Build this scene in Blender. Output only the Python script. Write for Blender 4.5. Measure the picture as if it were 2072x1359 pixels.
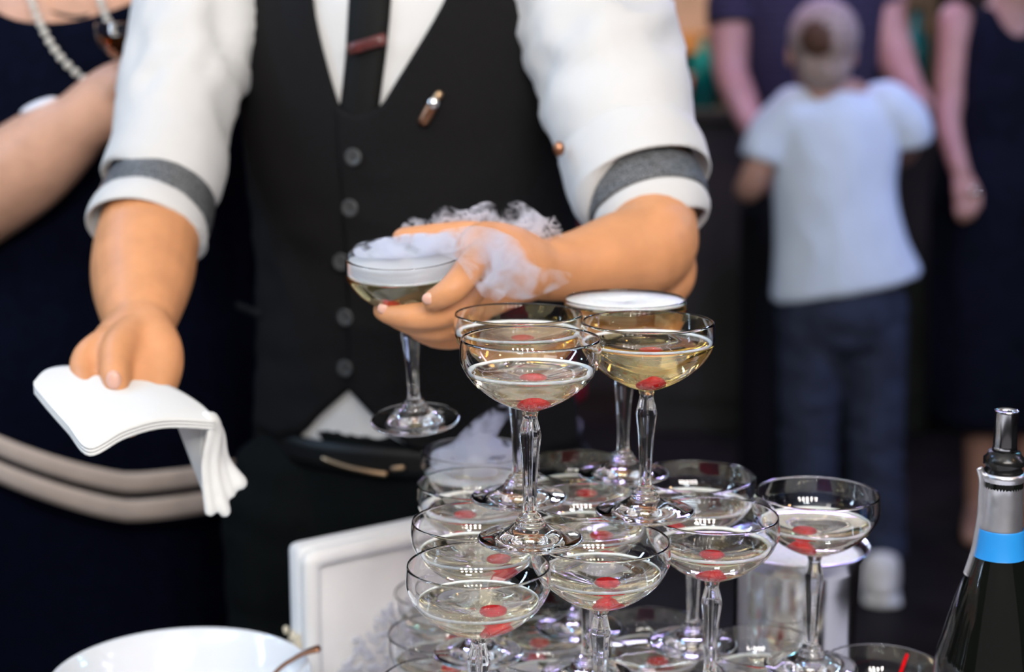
import bpy, bmesh, math, random
from mathutils import Vector, Matrix, noise
random.seed(7)
V = Vector
C = bpy.context.scene.collection
S = bpy.context.scene
for o in list(bpy.data.objects): bpy.data.objects.remove(o)

# ---------------------------------------------------------------- camera, world, lights, exposure
H = 1.30; PITCH = math.radians(10.37); FPX = 3192.0
cam_d = bpy.data.cameras.new('camera'); cam = bpy.data.objects.new('camera', cam_d); C.objects.link(cam)
cam.location = (0, 0, H); cam.rotation_euler = (math.radians(90) - PITCH, 0, 0)
cam_d.sensor_width = 36; cam_d.lens = FPX * 36 / 2072
cam_d.clip_start = .02; cam_d.clip_end = 60
cam_d.dof.use_dof = True; cam_d.dof.focus_distance = 1.085; cam_d.dof.aperture_fstop = 3.8
S.camera = cam
S.view_settings.view_transform = 'Standard'; S.view_settings.look = 'None'
S.view_settings.exposure = 0.0; S.view_settings.gamma = 1.0; S.view_settings.use_curve_mapping = False
cy = S.cycles
cy.max_bounces = 26; cy.transmission_bounces = 24; cy.glossy_bounces = 8; cy.diffuse_bounces = 3
cy.transparent_max_bounces = 16; cy.volume_bounces = 5; cy.volume_step_rate = .35; cy.volume_max_steps = 256
cy.sample_clamp_indirect = 30; cy.blur_glossy = .3; cy.caustics_reflective = True; cy.caustics_refractive = True
cy.use_denoising = True

w = bpy.data.worlds.new('world'); S.world = w; w.use_nodes = True
w.node_tree.nodes['Background'].inputs[0].default_value = (.62, .58, .60, 1)
w.node_tree.nodes['Background'].inputs[1].default_value = .24

def lamp(name, kind, loc, target, col, power, size=.1, size_y=None, spot=None, blend=.5):
    l = bpy.data.lights.new(name, kind); l.color = col; l.energy = power
    if kind == 'AREA':
        l.size = size
        if size_y: l.shape = 'RECTANGLE'; l.size_y = size_y
    else: l.shadow_soft_size = size
    if spot: l.spot_size = math.radians(spot); l.spot_blend = blend
    o = bpy.data.objects.new(name, l); C.objects.link(o); o.location = loc
    o.rotation_euler = (V(target) - V(loc)).to_track_quat('-Z', 'Y').to_euler()
    return o
lamp('bounce_flash', 'AREA', (-.35, -.35, 1.75), (-.75, .25, 3.07), (1, .95, .91), 42, .25, .25)      # flash turned up to the white ceiling
lamp('soft_key_fill', 'AREA', (-1.15, -.1, 2.95), (-.1, 1.45, .95), (1, .95, .90), 9, .9, .9)  # added soft key from upper left, standing in for ceiling bounce
for i in range(5):                       # added frontal key behind the camera, split into ten round cells for dot reflections
    for j in range(2):
        o = lamp('front_key_cell', 'AREA', (-.17 + .36 * i, -1.15, 2.1 + .34 * j), (-.05, 1.45, .85), (1, .94, .88), 6.2, .17); o.data.shape = 'DISK'
lamp('stage_light', 'SPOT', (2.2, 2.6, 2.8), (.75, 3.65, 1.05), (.34, .47, 1), 150, .08, spot=42)
lamp('stage_light', 'SPOT', (.35, 2.9, 2.85), (.72, 4.2, 1.25), (.60, .34, 1), 95, .08, spot=34)
lamp('stage_light', 'SPOT', (1.3, 4.6, 2.85), (.12, 1.15, .95), (.35, .25, 1), 60, .06, spot=40)
lamp('stage_light', 'SPOT', (-1.7, 2.3, 2.85), (-.2, 1.5, 1.0), (.30, .55, 1), 45, .06, spot=40)
lamp('counter_lamp', 'SPOT', (.45, 5.0, 2.3), (.62, 5.8, 1.35), (1, .62, .25), 60, .05, spot=70)
for i in range(5):                       # rows of small lamps: a lighting bar behind the photographer, a panel high on the far wall
    for j in range(2):
        lamp('bar_lamp', 'POINT', (.42 + .07 * i, -.5, 2.3 + .07 * j), (0, 0, 0), (.75, .88, 1), 2.4, .022)
for i in range(6):
    for j in range(3):
        lamp('panel_lamp', 'POINT', (.45 + .032 * i, 5.2, 2.02 + .06 * j), (0, 0, 0), (.70, .84, 1), .8, .008)
for i in range(6):
    for j in range(3):
        lamp('panel_lamp', 'POINT', (-.25 + .032 * i, 5.2, 2.45 + .06 * j), (0, 0, 0), (.60, .75, 1), .8, .008)
for x, y, z, c, p in ((1.2, 3.2, 2.4, (.2, .45, 1), 22), (.75, 3.6, 2.05, (.40, .28, 1), 22), (1.75, 2.5, 2.0, (.25, .7, 1), 14), (-.95, 3.0, 2.5, (.2, .5, 1), 18),
                      (.45, 4.4, 2.35, (.8, .85, 1), 22), (2.1, 1.5, 1.9, (.5, .4, 1), 9), (-2.0, 1.7, 1.9, (.4, .7, 1), 9), (1.5, .2, 2.2, (1, .6, .25), 7), (-1.3, .5, 2.2, (.5, .75, 1), 7)):
    lamp('sparkle_fill', 'SPOT', (x, y, z), (.08, 1.12, .95), c, p, .055, spot=34, blend=.3)  # added coloured spots that put sparkles on the glass rims
lamp('rim_fill_strip', 'AREA', (.5, 4.9, 2.75), (.1, 1.1, 1), (.62, .50, 1), 20, 2.2, .10)  # added unseen strip that draws violet lines along the glass rims
lamp('side_fill_strip', 'AREA', (-2.4, .9, 2.1), (-.2, 1.3, 1), (.55, .75, 1), 20, .12, 1.6)  # added unseen strip for bluish edge light on rims and people
lamp('side_fill_strip', 'AREA', (2.6, 1.3, 2.2), (.1, 1.2, 1), (.9, .85, 1), 7, .12, 1.6)  # its added counterpart, edge light from the right

# ---------------------------------------------------------------- helpers
_f = V((0, math.cos(PITCH), -math.sin(PITCH))); _u = V((0, math.sin(PITCH), math.cos(PITCH)))
def P(px, py, d):                        # the point that lies d metres in front of the camera (world Y) at this sight line
    v = V((1, 0, 0)) * ((px - 1036) / FPX) + _u * ((679.5 - py) / FPX) + _f
    return V((0, 0, H)) + v * (d / v.y)
def proj(p):
    q = p - V((0, 0, H)); zc = q.dot(_f)
    return 1036 + FPX * q.x / zc, 679.5 - FPX * q.dot(_u) / zc

def mat(name, col, rough=.5, metal=0, trans=0, ior=1.45, spec=.5, sss=0, sheen=0, emit=None, coat=0):
    m = bpy.data.materials.new(name); m.use_nodes = True
    b = m.node_tree.nodes['Principled BSDF']; I = b.inputs
    I['Base Color'].default_value = (*col, 1); I['Roughness'].default_value = rough; I['Metallic'].default_value = metal
    I['Transmission Weight'].default_value = trans; I['IOR'].default_value = ior; I['Specular IOR Level'].default_value = spec
    if sss: I['Subsurface Weight'].default_value = sss; I['Subsurface Radius'].default_value = (1, .35, .2); I['Subsurface Scale'].default_value = .008
    if sheen: I['Sheen Weight'].default_value = sheen; I['Sheen Roughness'].default_value = .4
    if coat: I['Coat Weight'].default_value = coat; I['Coat Roughness'].default_value = .1
    return m
def noisy(m, scale=40, amt=.15, bump=0, bscale=None, stretch=(1, 1, 1), dark=None, lo=.35, hi=.65):   # colour mottling and fine relief
    t = m.node_tree; n, l = t.nodes, t.links; b = n['Principled BSDF']
    tc = n.new('ShaderNodeTexCoord'); mp = n.new('ShaderNodeMapping'); mp.inputs['Scale'].default_value = stretch
    l.new(tc.outputs['Object'], mp.inputs[0])
    nz = n.new('ShaderNodeTexNoise'); nz.inputs['Scale'].default_value = scale; nz.inputs['Detail'].default_value = 5
    l.new(mp.outputs[0], nz.inputs['Vector'])
    c = b.inputs['Base Color'].default_value[:3]
    r = n.new('ShaderNodeValToRGB'); r.color_ramp.elements[0].position = lo; r.color_ramp.elements[1].position = hi
    r.color_ramp.elements[0].color = (*(dark or [x * (1 - amt) for x in c]), 1); r.color_ramp.elements[1].color = (*[min(1, x * (1 + amt * .6)) for x in c], 1)
    l.new(nz.outputs['Fac'], r.inputs[0]); l.new(r.outputs[0], b.inputs['Base Color'])
    if bump:
        n2 = n.new('ShaderNodeTexNoise'); n2.inputs['Scale'].default_value = bscale or scale; n2.inputs['Detail'].default_value = 3
        l.new(mp.outputs[0], n2.inputs['Vector'])
        bp = n.new('ShaderNodeBump'); bp.inputs['Strength'].default_value = bump; bp.inputs['Distance'].default_value = .002
        l.new(n2.outputs['Fac'], bp.inputs['Height']); l.new(bp.outputs[0], b.inputs['Normal'])
    return m
def stripes(m, col2, period, width, axis=2):
    t = m.node_tree; n, l = t.nodes, t.links; b = n['Principled BSDF']; c = b.inputs['Base Color'].default_value[:]
    tc = n.new('ShaderNodeTexCoord'); sp = n.new('ShaderNodeSeparateXYZ'); l.new(tc.outputs['Object'], sp.inputs[0])
    md = n.new('ShaderNodeMath'); md.operation = 'PINGPONG'; md.inputs[1].default_value = period / 2; l.new(sp.outputs[axis], md.inputs[0])
    lt = n.new('ShaderNodeMath'); lt.operation = 'LESS_THAN'; lt.inputs[1].default_value = width / 2; l.new(md.outputs[0], lt.inputs[0])
    mx = n.new('ShaderNodeMixRGB'); mx.inputs[1].default_value = c; mx.inputs[2].default_value = (*col2, 1)
    l.new(lt.outputs[0], mx.inputs[0]); l.new(mx.outputs[0], b.inputs['Base Color'])
    return m

M = {}
M['glass'] = mat('clear_glass', (1, 1, 1), 0, trans=1, ior=1.5)
M['wine'] = mat('sparkling_wine', (.985, .945, .80), 0, trans=1, ior=1.34)
M['wine2'] = mat('golden_sparkling_wine', (.95, .82, .45), 0, trans=1, ior=1.34)
M['amber'] = mat('amber_wine', (.85, .42, .08), 0, trans=1, ior=1.34)
M['foam'] = noisy(mat('foam', (.86, .85, .82), .6, sss=.3), 300, .08, .3)
M['cherry'] = noisy(mat('candied_cherry', (.86, .003, .010), .3, sss=.05, spec=.12), 120, .2)
M['skin'] = noisy(mat('warm_skin', (.66, .30, .135), .48, sss=.12), 30, .10, .10, 300)
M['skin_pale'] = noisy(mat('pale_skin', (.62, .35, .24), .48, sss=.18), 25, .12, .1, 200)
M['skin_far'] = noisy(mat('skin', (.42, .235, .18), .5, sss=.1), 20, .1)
M['nail'] = mat('finger_nail', (.70, .40, .31), .3)
M['shirt'] = noisy(mat('white_cotton', (.61, .605, .60), .8, sheen=.2), 9, .03, .25, 60)
M['vest'] = noisy(mat('black_wool', (.0065, .006, .0068), .85, spec=.2), 400, .3, .15, 700)
M['burgundy'] = noisy(mat('burgundy_satin', (.15, .010, .022), .4), 30, .2)
M['tie'] = noisy(mat('black_satin', (.006, .006, .006), .7, spec=.2), 300, .2)
M['trouser'] = noisy(mat('black_trouser_cloth', (.0035, .0048, .0050), .9, spec=.12), 300, .3)
M['leather'] = mat('black_leather', (.005, .005, .005), .45, spec=.3)
M['wood_red'] = noisy(mat('dark_red_wood', (.10, .022, .020), .3, coat=.3), 60, .4, stretch=(1, 8, 8))
M['button'] = mat('dark_grey_button', (.05, .053, .056), .25)
M['steel'] = mat('polished_steel', (.48, .48, .50), .16, metal=1)
M['chrome'] = mat('chrome', (.85, .85, .85), .06, metal=1)
M['brass'] = mat('old_brass', (.60, .40, .24), .3, metal=1)
M['copper'] = mat('brown_copper', (.35, .17, .10), .3, metal=1)
M['glitter'] = noisy(mat('glitter_elastic', (.20, .21, .22), .35, metal=.5), 700, .95, 1, 700)
M['napkin'] = noisy(mat('white_linen', (.78, .78, .765), .85, sheen=.2), 12, .02, .15, 400)
M['navy'] = noisy(mat('navy_jersey', (.0018, .0028, .010), .9, spec=.06), 60, .2)
M['cream'] = noisy(mat('cream_ribbon', (.60, .50, .44), .7), 40, .06)
M['pearl'] = mat('pearl', (.68, .66, .60), .22, coat=.6)
M['cord'] = mat('black_cord', (.01, .01, .012), .6)
M['white_strap'] = mat('white_strap', (.75, .76, .85), .4)
M['tee'] = noisy(mat('pale_blue_cotton', (.62, .70, .82), .9), 14, .04, .2, 40)
M['jeans'] = noisy(mat('dark_denim', (.020, .027, .055), .9), 16, .35)
M['hair_boy'] = noisy(mat('short_fair_hair', (.36, .27, .25), .75), 90, .35, .5, 250)
M['hair_crown'] = noisy(mat('brown_crown_hair', (.085, .038, .024), .75), 90, .35, .5, 250)
M['hair_dark'] = noisy(mat('dark_hair', (.02, .012, .008), .6), 60, .3, .4, 150)
M['sneaker'] = mat('white_shoe', (.72, .70, .68), .6)
M['striped'] = stripes(mat('striped_navy_jersey', (.005, .005, .014), .85), (.055, .045, .10), .034, .008)
M['dark_dress'] = noisy(mat('midnight_dress', (.004, .0055, .013), .85, spec=.12), 30, .3)
M['black_cloth'] = mat('black_cloth', (.006, .006, .007), .85, spec=.2)
M['floor'] = noisy(mat('dark_floor', (.014, .011, .012), .6, spec=.2), 6, .3)
M['wall'] = noisy(mat('dark_brown_wall', (.034, .018, .022), .8), 3, .25)
M['wall_side'] = noisy(mat('dark_grey_wall', (.022, .021, .024), .85), 3, .25)
M['ceiling'] = mat('ceiling_paint', (.80, .79, .77), .9)
M['olive'] = noisy(mat('dark_olive_panel', (.030, .032, .024), .6), 5, .25)
M['tan'] = noisy(mat('tan_board', (.34, .24, .19), .6), 8, .15)
M['orange_wood'] = noisy(mat('orange_wood', (.46, .20, .05), .45), 20, .25, stretch=(1, 6, 12))
M['tan_post'] = noisy(mat('tan_post', (.20, .125, .075), .6), 12, .2)
M['teal'] = mat('teal_glass', (.0, .16, .17), .25)
M['red'] = mat('red_paper', (.42, .06, .04), .5)
M['cloth_table'] = noisy(mat('white_tablecloth', (.74, .74, .76), .8), 200, .05)
M['cover'] = noisy(mat('white_chair_cover', (.87, .855, .84), .75, sheen=.2), 7, .03, .25, 30)
M['bead'] = mat('silver_bead', (.88, .90, .98), .14, metal=.35)
M['bead_cream'] = mat('cream_bead', (.75, .66, .50), .2, coat=.6)
M['china'] = mat('white_china', (.80, .82, .85), .12, coat=.6)
M['bottle'] = mat('black_green_glass', (.004, .005, .004), .06, coat=.6)
M['foil'] = noisy(mat('silver_foil', (.66, .66, .70), .32, metal=.9), 60, .1, .3, 60)
M['blue_foil'] = mat('blue_foil_band', (.02, .27, .70), .4)
M['rubber'] = mat('black_rubber', (.008, .008, .008), .25)

def mesh_obj(name, bm, m=None, parent=None, smooth=True):
    me = bpy.data.meshes.new(name); bmesh.ops.recalc_face_normals(bm, faces=bm.faces); bm.to_mesh(me); bm.free()
    if m: me.materials.append(M[m] if isinstance(m, str) else m)
    if smooth: me.polygons.foreach_set('use_smooth', [True] * len(me.polygons))
    o = bpy.data.objects.new(name, me); C.objects.link(o)
    if parent: o.parent = parent; o.matrix_parent_inverse = parent.matrix_world.inverted()
    return o
def tag(o, label, cat, group=None, kind=None):
    o['label'] = label; o['category'] = cat
    if group: o['group'] = group
    if kind: o['kind'] = kind
    return o
def thing(name, label, cat, loc=(0, 0, 0), group=None):
    o = bpy.data.objects.new(name, None); C.objects.link(o); o.location = loc; o.empty_display_size = .05
    o.matrix_world = Matrix.Translation(V(loc))
    return tag(o, label, cat, group)
def ring(bm, c, ax, ay, n, e=2.0):
    vs = []
    for k in range(n):
        a = 2 * math.pi * k / n; ca, sa = math.cos(a), math.sin(a)
        if e != 2.0:
            ca = math.copysign(abs(ca) ** (2 / e), ca); sa = math.copysign(abs(sa) ** (2 / e), sa)
        vs.append(bm.verts.new(c + ax * ca + ay * sa))
    return vs
def bridge(bm, a, b):
    n = len(a)
    for k in range(n): bm.faces.new((a[k], a[(k + 1) % n], b[(k + 1) % n], b[k]))
def crom(p0, p1, p2, p3, t):
    return .5 * ((2 * p1) + (p2 - p0) * t + (2 * p0 - 5 * p1 + 4 * p2 - p3) * t * t + (3 * p1 - p0 - 3 * p2 + p3) * t ** 3)
def limb(bm, keys, n=16, step=5, ref=(0, 0, 1), cap=True, round_ends=(True, True), e=2.0):
    """smooth tapered tube through keys (point, radius) or (point, (side radius, other radius))"""
    pts = [V(k[0]) for k in keys]; rad = [V((k[1], k[1])) if not hasattr(k[1], '__len__') else V(k[1]) for k in keys]
    path, rr = [], []
    L = len(pts)
    for i in range(L - 1):
        a, b, c, d = max(i - 1, 0), i, i + 1, min(i + 2, L - 1)
        for s in range(step):
            t = s / step
            path.append(crom(pts[a], pts[b], pts[c], pts[d], t)); rr.append(crom(rad[a], rad[b], rad[c], rad[d], t))
    path.append(pts[-1]); rr.append(rad[-1])
    N = len(path); rings = []
    ref = V(ref)
    tg = [(path[min(i + 1, N - 1)] - path[max(i - 1, 0)]).normalized() for i in range(N)]
    a = ref.cross(tg[0])
    if a.length < 1e-4: a = V((1, 0, 0)).cross(tg[0])
    a.normalize(); fr = []
    for i in range(N):
        a = (a - tg[i] * a.dot(tg[i])).normalized(); fr.append((a.copy(), tg[i].cross(a)))
    def rg(i, s, off):
        return ring(bm, path[i] + tg[i] * off, fr[i][0] * rr[i].x * s, fr[i][1] * rr[i].y * s, n, e)
    if round_ends[0]:
        m_ = min(rr[0])
        for q in (80, 55, 30): rings.append(rg(0, math.cos(math.radians(q)), -m_ * math.sin(math.radians(q))))
    for i in range(N): rings.append(rg(i, 1, 0))
    if round_ends[1]:
        m_ = min(rr[-1])
        for q in (30, 55, 80): rings.append(rg(N - 1, math.cos(math.radians(q)), m_ * math.sin(math.radians(q))))
    for x, y in zip(rings, rings[1:]): bridge(bm, x, y)
    if cap: bm.faces.new(rings[0][::-1]); bm.faces.new(rings[-1])
    return rings
def ball(bm, c, r, rot=None, seg=20):
    r = (r, r, r) if not hasattr(r, '__len__') else r
    mt = Matrix.Translation(V(c)) @ (rot.to_matrix().to_4x4() if rot else Matrix()) @ Matrix.Diagonal((*r, 1))
    bmesh.ops.create_uvsphere(bm, u_segments=seg, v_segments=max(6, seg * 2 // 3), radius=1, matrix=mt)
def box(bm, c, s, rot=None, bev=0):
    mt = Matrix.Translation(V(c)) @ (rot if rot else Matrix()) @ Matrix.Diagonal((*s, 1))
    r = bmesh.ops.create_cube(bm, size=1, matrix=mt)
    if bev:
        ed = list({e for v in r['verts'] for e in v.link_edges})
        bmesh.ops.bevel(bm, geom=ed, offset=bev, segments=2, affect='EDGES', profile=.5)
def lathe(bm, prof, n=40, c=(0, 0, 0), axis=None, close=False):
    """revolve (radius, height) pairs about Z"""
    rings = []
    for r, z in prof:
        if r < 1e-6: rings.append([bm.verts.new(V(c) + V((0, 0, z)))])
        else: rings.append([bm.verts.new(V(c) + V((r * math.cos(2 * math.pi * k / n), r * math.sin(2 * math.pi * k / n), z))) for k in range(n)])
    for a, b in zip(rings, rings[1:]):
        if len(a) == 1 and len(b) == 1: continue
        for k in range(n):
            q = [a[k % len(a)], a[(k + 1) % len(a)], b[(k + 1) % len(b)], b[k % len(b)]]
            q = list(dict.fromkeys(q)); bm.faces.new(q)
    return rings
def fuse(name, bm, voxel, it, m, parent=None):
    """one continuous skin around every closed shape in bm"""
    me = bpy.data.meshes.new('raw'); bm.to_mesh(me); bm.free()
    o = bpy.data.objects.new('raw', me); C.objects.link(o)
    r = o.modifiers.new('r', 'REMESH'); r.mode = 'VOXEL'; r.voxel_size = voxel
    s = o.modifiers.new('s', 'SMOOTH'); s.iterations = it; s.factor = .5
    dg = bpy.context.evaluated_depsgraph_get(); dg.update()
    nm = bpy.data.meshes.new_from_object(o.evaluated_get(dg)); bpy.data.objects.remove(o); bpy.data.meshes.remove(me)
    nm.name = name; nm.materials.clear(); nm.materials.append(M[m])
    nm.polygons.foreach_set('use_smooth', [True] * len(nm.polygons))
    q = bpy.data.objects.new(name, nm); C.objects.link(q)
    if parent: q.parent = parent; q.matrix_parent_inverse = parent.matrix_world.inverted()
    return q
def wrinkle(o, amp, scale, stretch=(1, 1, 1), seed=0, mask=None):
    me = o.data; ns = [v.normal.copy() for v in me.vertices]
    for v, nn in zip(me.vertices, ns):
        q = V((v.co.x * stretch[0], v.co.y * stretch[1], v.co.z * stretch[2])) * scale + V((seed, seed * 2, 0))
        a = noise.noise(q) + .4 * noise.noise(q * 2.1)
        a = 1 - 2 * abs(a)                                       # ridged folds
        v.co += nn * (amp * a * (mask(v.co) if mask else 1))
def struct(name, bm, m):
    o = mesh_obj(name, bm, m, smooth=False); o['kind'] = 'structure'; return o
def bmn(): return bmesh.new()

# ---------------------------------------------------------------- setting
b = bmn(); box(b, (0, 2, -.05), (8, 9, .1)); struct('floor', b, 'floor')
b = bmn(); box(b, (0, 6.05, 1.5), (8, .1, 3.2)); struct('wall_back', b, 'wall')
b = bmn(); box(b, (-3.55, 2, 1.5), (.1, 8, 3.2)); struct('wall_left', b, 'wall_side')
b = bmn(); box(b, (3.55, 2, 1.5), (.1, 8, 3.2)); struct('wall_right', b, 'wall_side')
b = bmn(); box(b, (0, 2, 3.12), (8, 9, .1)); struct('ceiling', b, 'ceiling')
b = bmn(); box(b, (0, 5.985, .05), (7, .03, .1)); struct('baseboard_back', b, 'wall_side')
b = bmn(); box(b, (1.52, 5.97, 1.5), (.10, .06, 3)); struct('trim_1', b, 'tan_post')

# far counter with a hutch
ct = thing('counter', 'dark olive bar counter in the far background, under tan boards', 'counter', (.95, 5.5, 0))
b = bmn(); box(b, (.95, 5.5, .53), (.95, .5, 1.06), bev=.01); mesh_obj('body', b, 'olive', ct, False)
for k in range(3):
    b = bmn(); box(b, (.645 + .305 * k, 5.245, .55), (.28, .02, .86), bev=.006); mesh_obj('panel', b, 'olive', ct, False)
b = bmn(); box(b, (.95, 5.49, 1.08), (1.0, .56, .04), bev=.006); mesh_obj('worktop', b, 'olive', ct, False)
ht = thing('wall_shelf', 'orange wooden wall shelf with tan back board above the dark counter', 'shelf', (.62, 5.85, 1.3))
b = bmn(); box(b, (.62, 5.96, 1.52), (.5, .03, .5), bev=.004); mesh_obj('back_board', b, 'tan', ht, False)
b = bmn(); box(b, (.62, 5.86, 1.315), (.5, .22, .075), bev=.004); mesh_obj('shelf_board', b, 'orange_wood', ht, False)
for s in (-1, 1):
    b = bmn(); box(b, (.62 + s * .2, 5.9, 1.23), (.03, .14, .1), bev=.004); mesh_obj('bracket', b, 'orange_wood', ht, False)
def bottle_simple(name, label, c, m, h, r):
    t = thing(name, label, 'bottle', c)
    b = bmn(); lathe(b, [(0, 0), (r, 0), (r, h * .6), (r * .9, h * .68), (r * .35, h * .8), (r * .35, h * .97), (0, h * .97)], 20, c); mesh_obj('body', b, m, t)
    b = bmn(); lathe(b, [(0, h * .96), (r * .42, h * .96), (r * .42, h), (0, h)], 16, c); mesh_obj('cap', b, 'rubber', t)
bottle_simple('bottle', 'small teal bottle on the far counter beside the white sleeve', (.64, 5.35, 1.10), 'teal', .24, .045)
bottle_simple('bottle', 'tall teal bottle behind the striped man, peeking past his arm', (1.36, 5.4, 1.10), 'teal', .33, .05)
ct2 = thing('paper_cup', 'red paper cup on the far counter left of the teal bottle', 'cup', (.56, 5.33, 1.10))
b = bmn(); lathe(b, [(0, 0), (.032, 0), (.043, .11), (.040, .11), (.03, .006), (0, .006)], 20, (.56, 5.33, 1.10)); mesh_obj('body', b, 'red', ct2)
b = bmn(); lathe(b, [(.041, .106), (.0455, .108), (.0455, .114), (.041, .114), (.041, .106)], 20, (.56, 5.33, 1.10)); mesh_obj('rim', b, 'sneaker', ct2)

# ---------------------------------------------------------------- table
TZ = H - .6255
tb = thing('table', 'white cloth covered table under the tower of coupe glasses', 'table', (.1, .93, 0))
b = bmn(); box(b, (.1, .93, TZ - .016), (1.15, .91, .03), bev=.005); mesh_obj('tabletop', b, 'cloth_table', tb, False)
for sx in (-1, 1):
    for sy in (-1, 1):
        b = bmn(); limb(b, [((.1 + sx * .5, .93 + sy * .38, 0), .02), ((.1 + sx * .5, .93 + sy * .38, TZ - .03), .024)], 12, 2, round_ends=(False, False)); mesh_obj('leg', b, 'black_cloth', tb)
b = bmn()                                  # cloth skirt hanging from the edge, gently pleated
per = []
for (x0, y0, x1, y1) in ((-.475, .475, .675, .475), (.675, .475, .675, 1.385), (.675, 1.385, -.475, 1.385), (-.475, 1.385, -.475, .475)):
    for k in range(24): per.append((x0 + (x1 - x0) * k / 24, y0 + (y1 - y0) * k / 24))
rows = []
for q in range(5):
    t = q / 4; rows.append([b.verts.new((.1 + (x - .1) * (1 + .006 + .02 * t * math.sin(i * 1.9)), .93 + (y - .93) * (1.006 + .0 * t), TZ - .004 - t * .13)) for i, (x, y) in enumerate(per)])
for r0, r1 in zip(rows, rows[1:]): bridge(b, r0, r1)
mesh_obj('cloth_skirt', b, 'cloth_table', tb)

# ---------------------------------------------------------------- coupe glass
OUT = [(.0064, .0927), (.0120, .0948), (.0189, .0978), (.0265, .1020), (.0327, .1065), (.0392, .1122), (.0441, .1185), (.0472, .1245), (.0485, .1297), (.0483, .137), (.0477, .1425)]
def smooth_prof(pr, st=4):
    q = [V(p) for p in pr]; o = []
    for i in range(len(q) - 1):
        for s in range(st): o.append(tuple(crom(q[max(i - 1, 0)], q[i], q[i + 1], q[min(i + 2, len(q) - 1)], s / st)))
    o.append(tuple(q[-1])); return o
OUTS = smooth_prof(OUT)
def inner_prof():
    r = []
    for i, (x, z) in enumerate(OUTS):
        a = OUTS[max(i - 1, 0)]; c = OUTS[min(i + 1, len(OUTS) - 1)]
        t = V((c[0] - a[0], c[1] - a[1])).normalized(); nrm = V((-t.y, t.x))      # towards the axis and up
        th = .0011 if z > .105 else .0011 + (.105 - z) / .0125 * .0012
        r.append((max(0, x + nrm.x * th), z + nrm.y * th))
    return r
INN = inner_prof()
INN = [(0, INN[0][1] + .0002)] + [p for p in INN if p[0] > .004]
def inner_r(z):
    for (r0, z0), (r1, z1) in zip(INN, INN[1:]):
        if z0 <= z <= z1: return r0 + (r1 - r0) * (z - z0) / max(1e-9, z1 - z0)
    return INN[-1][0]
STEM = [(.0064, .0927), (.0052, .0895), (.0050, .0870), (.0058, .0835), (.0072, .0775), (.0076, .0745), (.0071, .0700), (.0060, .0600), (.0052, .0480), (.0047, .0360), (.0046, .0260), (.0052, .0200)]
FOOT = [(.0052, .0200), (.0066, .0188), (.0082, .0172), (.0080, .0160), (.0098, .0145), (.0104, .0128), (.0125, .0108), (.0165, .0078), (.0215, .0052), (.0280, .0036), (.0345, .0028), (.0363, .0021), (.0366, .0012), (.0355, .0002), (.030, .0), (.018, .0006), (.008, .0016), (0, .0018)]
NG = 64
def glass_parts():
    b = bmn(); rim = [(.0474, .1432), (.0471, .1434), (.0468, .1432)]
    lathe(b, OUTS + rim + INN[::-1], NG); bowl = mesh_obj('bowl', b, 'glass')
    b = bmn(); rings = []
    sp = smooth_prof(STEM, 3)
    for r, z in sp:
        # eight flat facets between the round neck and the round base
        f = max(0, min(1, (.0905 - z) / .004)) * max(0, min(1, (z - .022) / .008))
        vs = []
        for k in range(NG):
            a = 2 * math.pi * k / NG; s = (a % (math.pi / 4)) - math.pi / 8
            rr = r * ((1 - f) + f * 1.03 * math.cos(math.pi / 8) / math.cos(s))
            vs.append(b.verts.new((rr * math.cos(a), rr * math.sin(a), z)))
        rings.append(vs)
    for x, y in zip(rings, rings[1:]): bridge(b, x, y)
    stem = mesh_obj('stem', b, 'glass')
    fs = smooth_prof(FOOT[:-1], 2) + [FOOT[-1]]
    b = bmn(); lathe(b, fs, NG); foot = mesh_obj('foot', b, 'glass')
    for o in (bowl, stem, foot):                                   # each is an open shell: make normals point out of the glass
        me = o.data; bm = bmesh.new(); bm.from_mesh(me); bm.faces.ensure_lookup_table()
        if o is bowl:
            f0 = max(bm.faces, key=lambda f: f.calc_center_median().xy.length)
        else:
            f0 = max((f for f in bm.faces if f.normal.z > -.3), key=lambda f: f.calc_center_median().xy.length)
        c = f0.calc_center_median(); 
        if f0.normal.dot(V((c.x, c.y, 0)).normalized() + V((0, 0, .3))) < 0: bmesh.ops.reverse_faces(bm, faces=bm.faces)
        bm.to_mesh(me); bm.free()
    bowl.data.update(); 
    return bowl, stem, foot
PROTO = glass_parts()
_liq = {}
def liquid_mesh(level, m):
    k = (round(level, 4), m)
    if k not in _liq:
        zs = [p for p in INN if p[1] < level]
        pr = [(max(0, r + .00025) if r > 0 else 0, z - .00025) for r, z in zs]
        R = inner_r(level) + .00025
        pr += [(R, level), (R - .0004, level + .00035), (R - .0016, level), (R * .5, level - .0002), (0, level - .0002)]
        b = bmn(); lathe(b, pr, NG); o = mesh_obj('champagne', b, m); _liq[k] = o.data; bpy.data.objects.remove(o)
    return _liq[k]
_foam = {}
def foam_mesh(level, w):
    k = (round(level, 4), w)
    if k not in _foam:
        R = inner_r(level) - .0002; b = bmn(); n = 72; rings = []
        for r, dz, j in ((R, 0, 0), (R - .0002, .0014, 0), (R - w * .5, .0017, .2), (R - w, .0009, .5), (R - w, -.0003, .5)):
            vs = []
            for i in range(n):
                a = 2 * math.pi * i / n
                q = r + j * w * noise.noise(V((math.cos(a) * 4, math.sin(a) * 4, level * 500)))
                vs.append(b.verts.new((max(0.0005, q) * math.cos(a), max(.0005, q) * math.sin(a), level + dz)))
            rings.append(vs)
        for x, y in zip(rings, rings[1:] + rings[:1]): bridge(b, x, y)
        o = mesh_obj('foam_ring', b, 'foam'); _foam[k] = o.data; bpy.data.objects.remove(o)
    return _foam[k]
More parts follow.
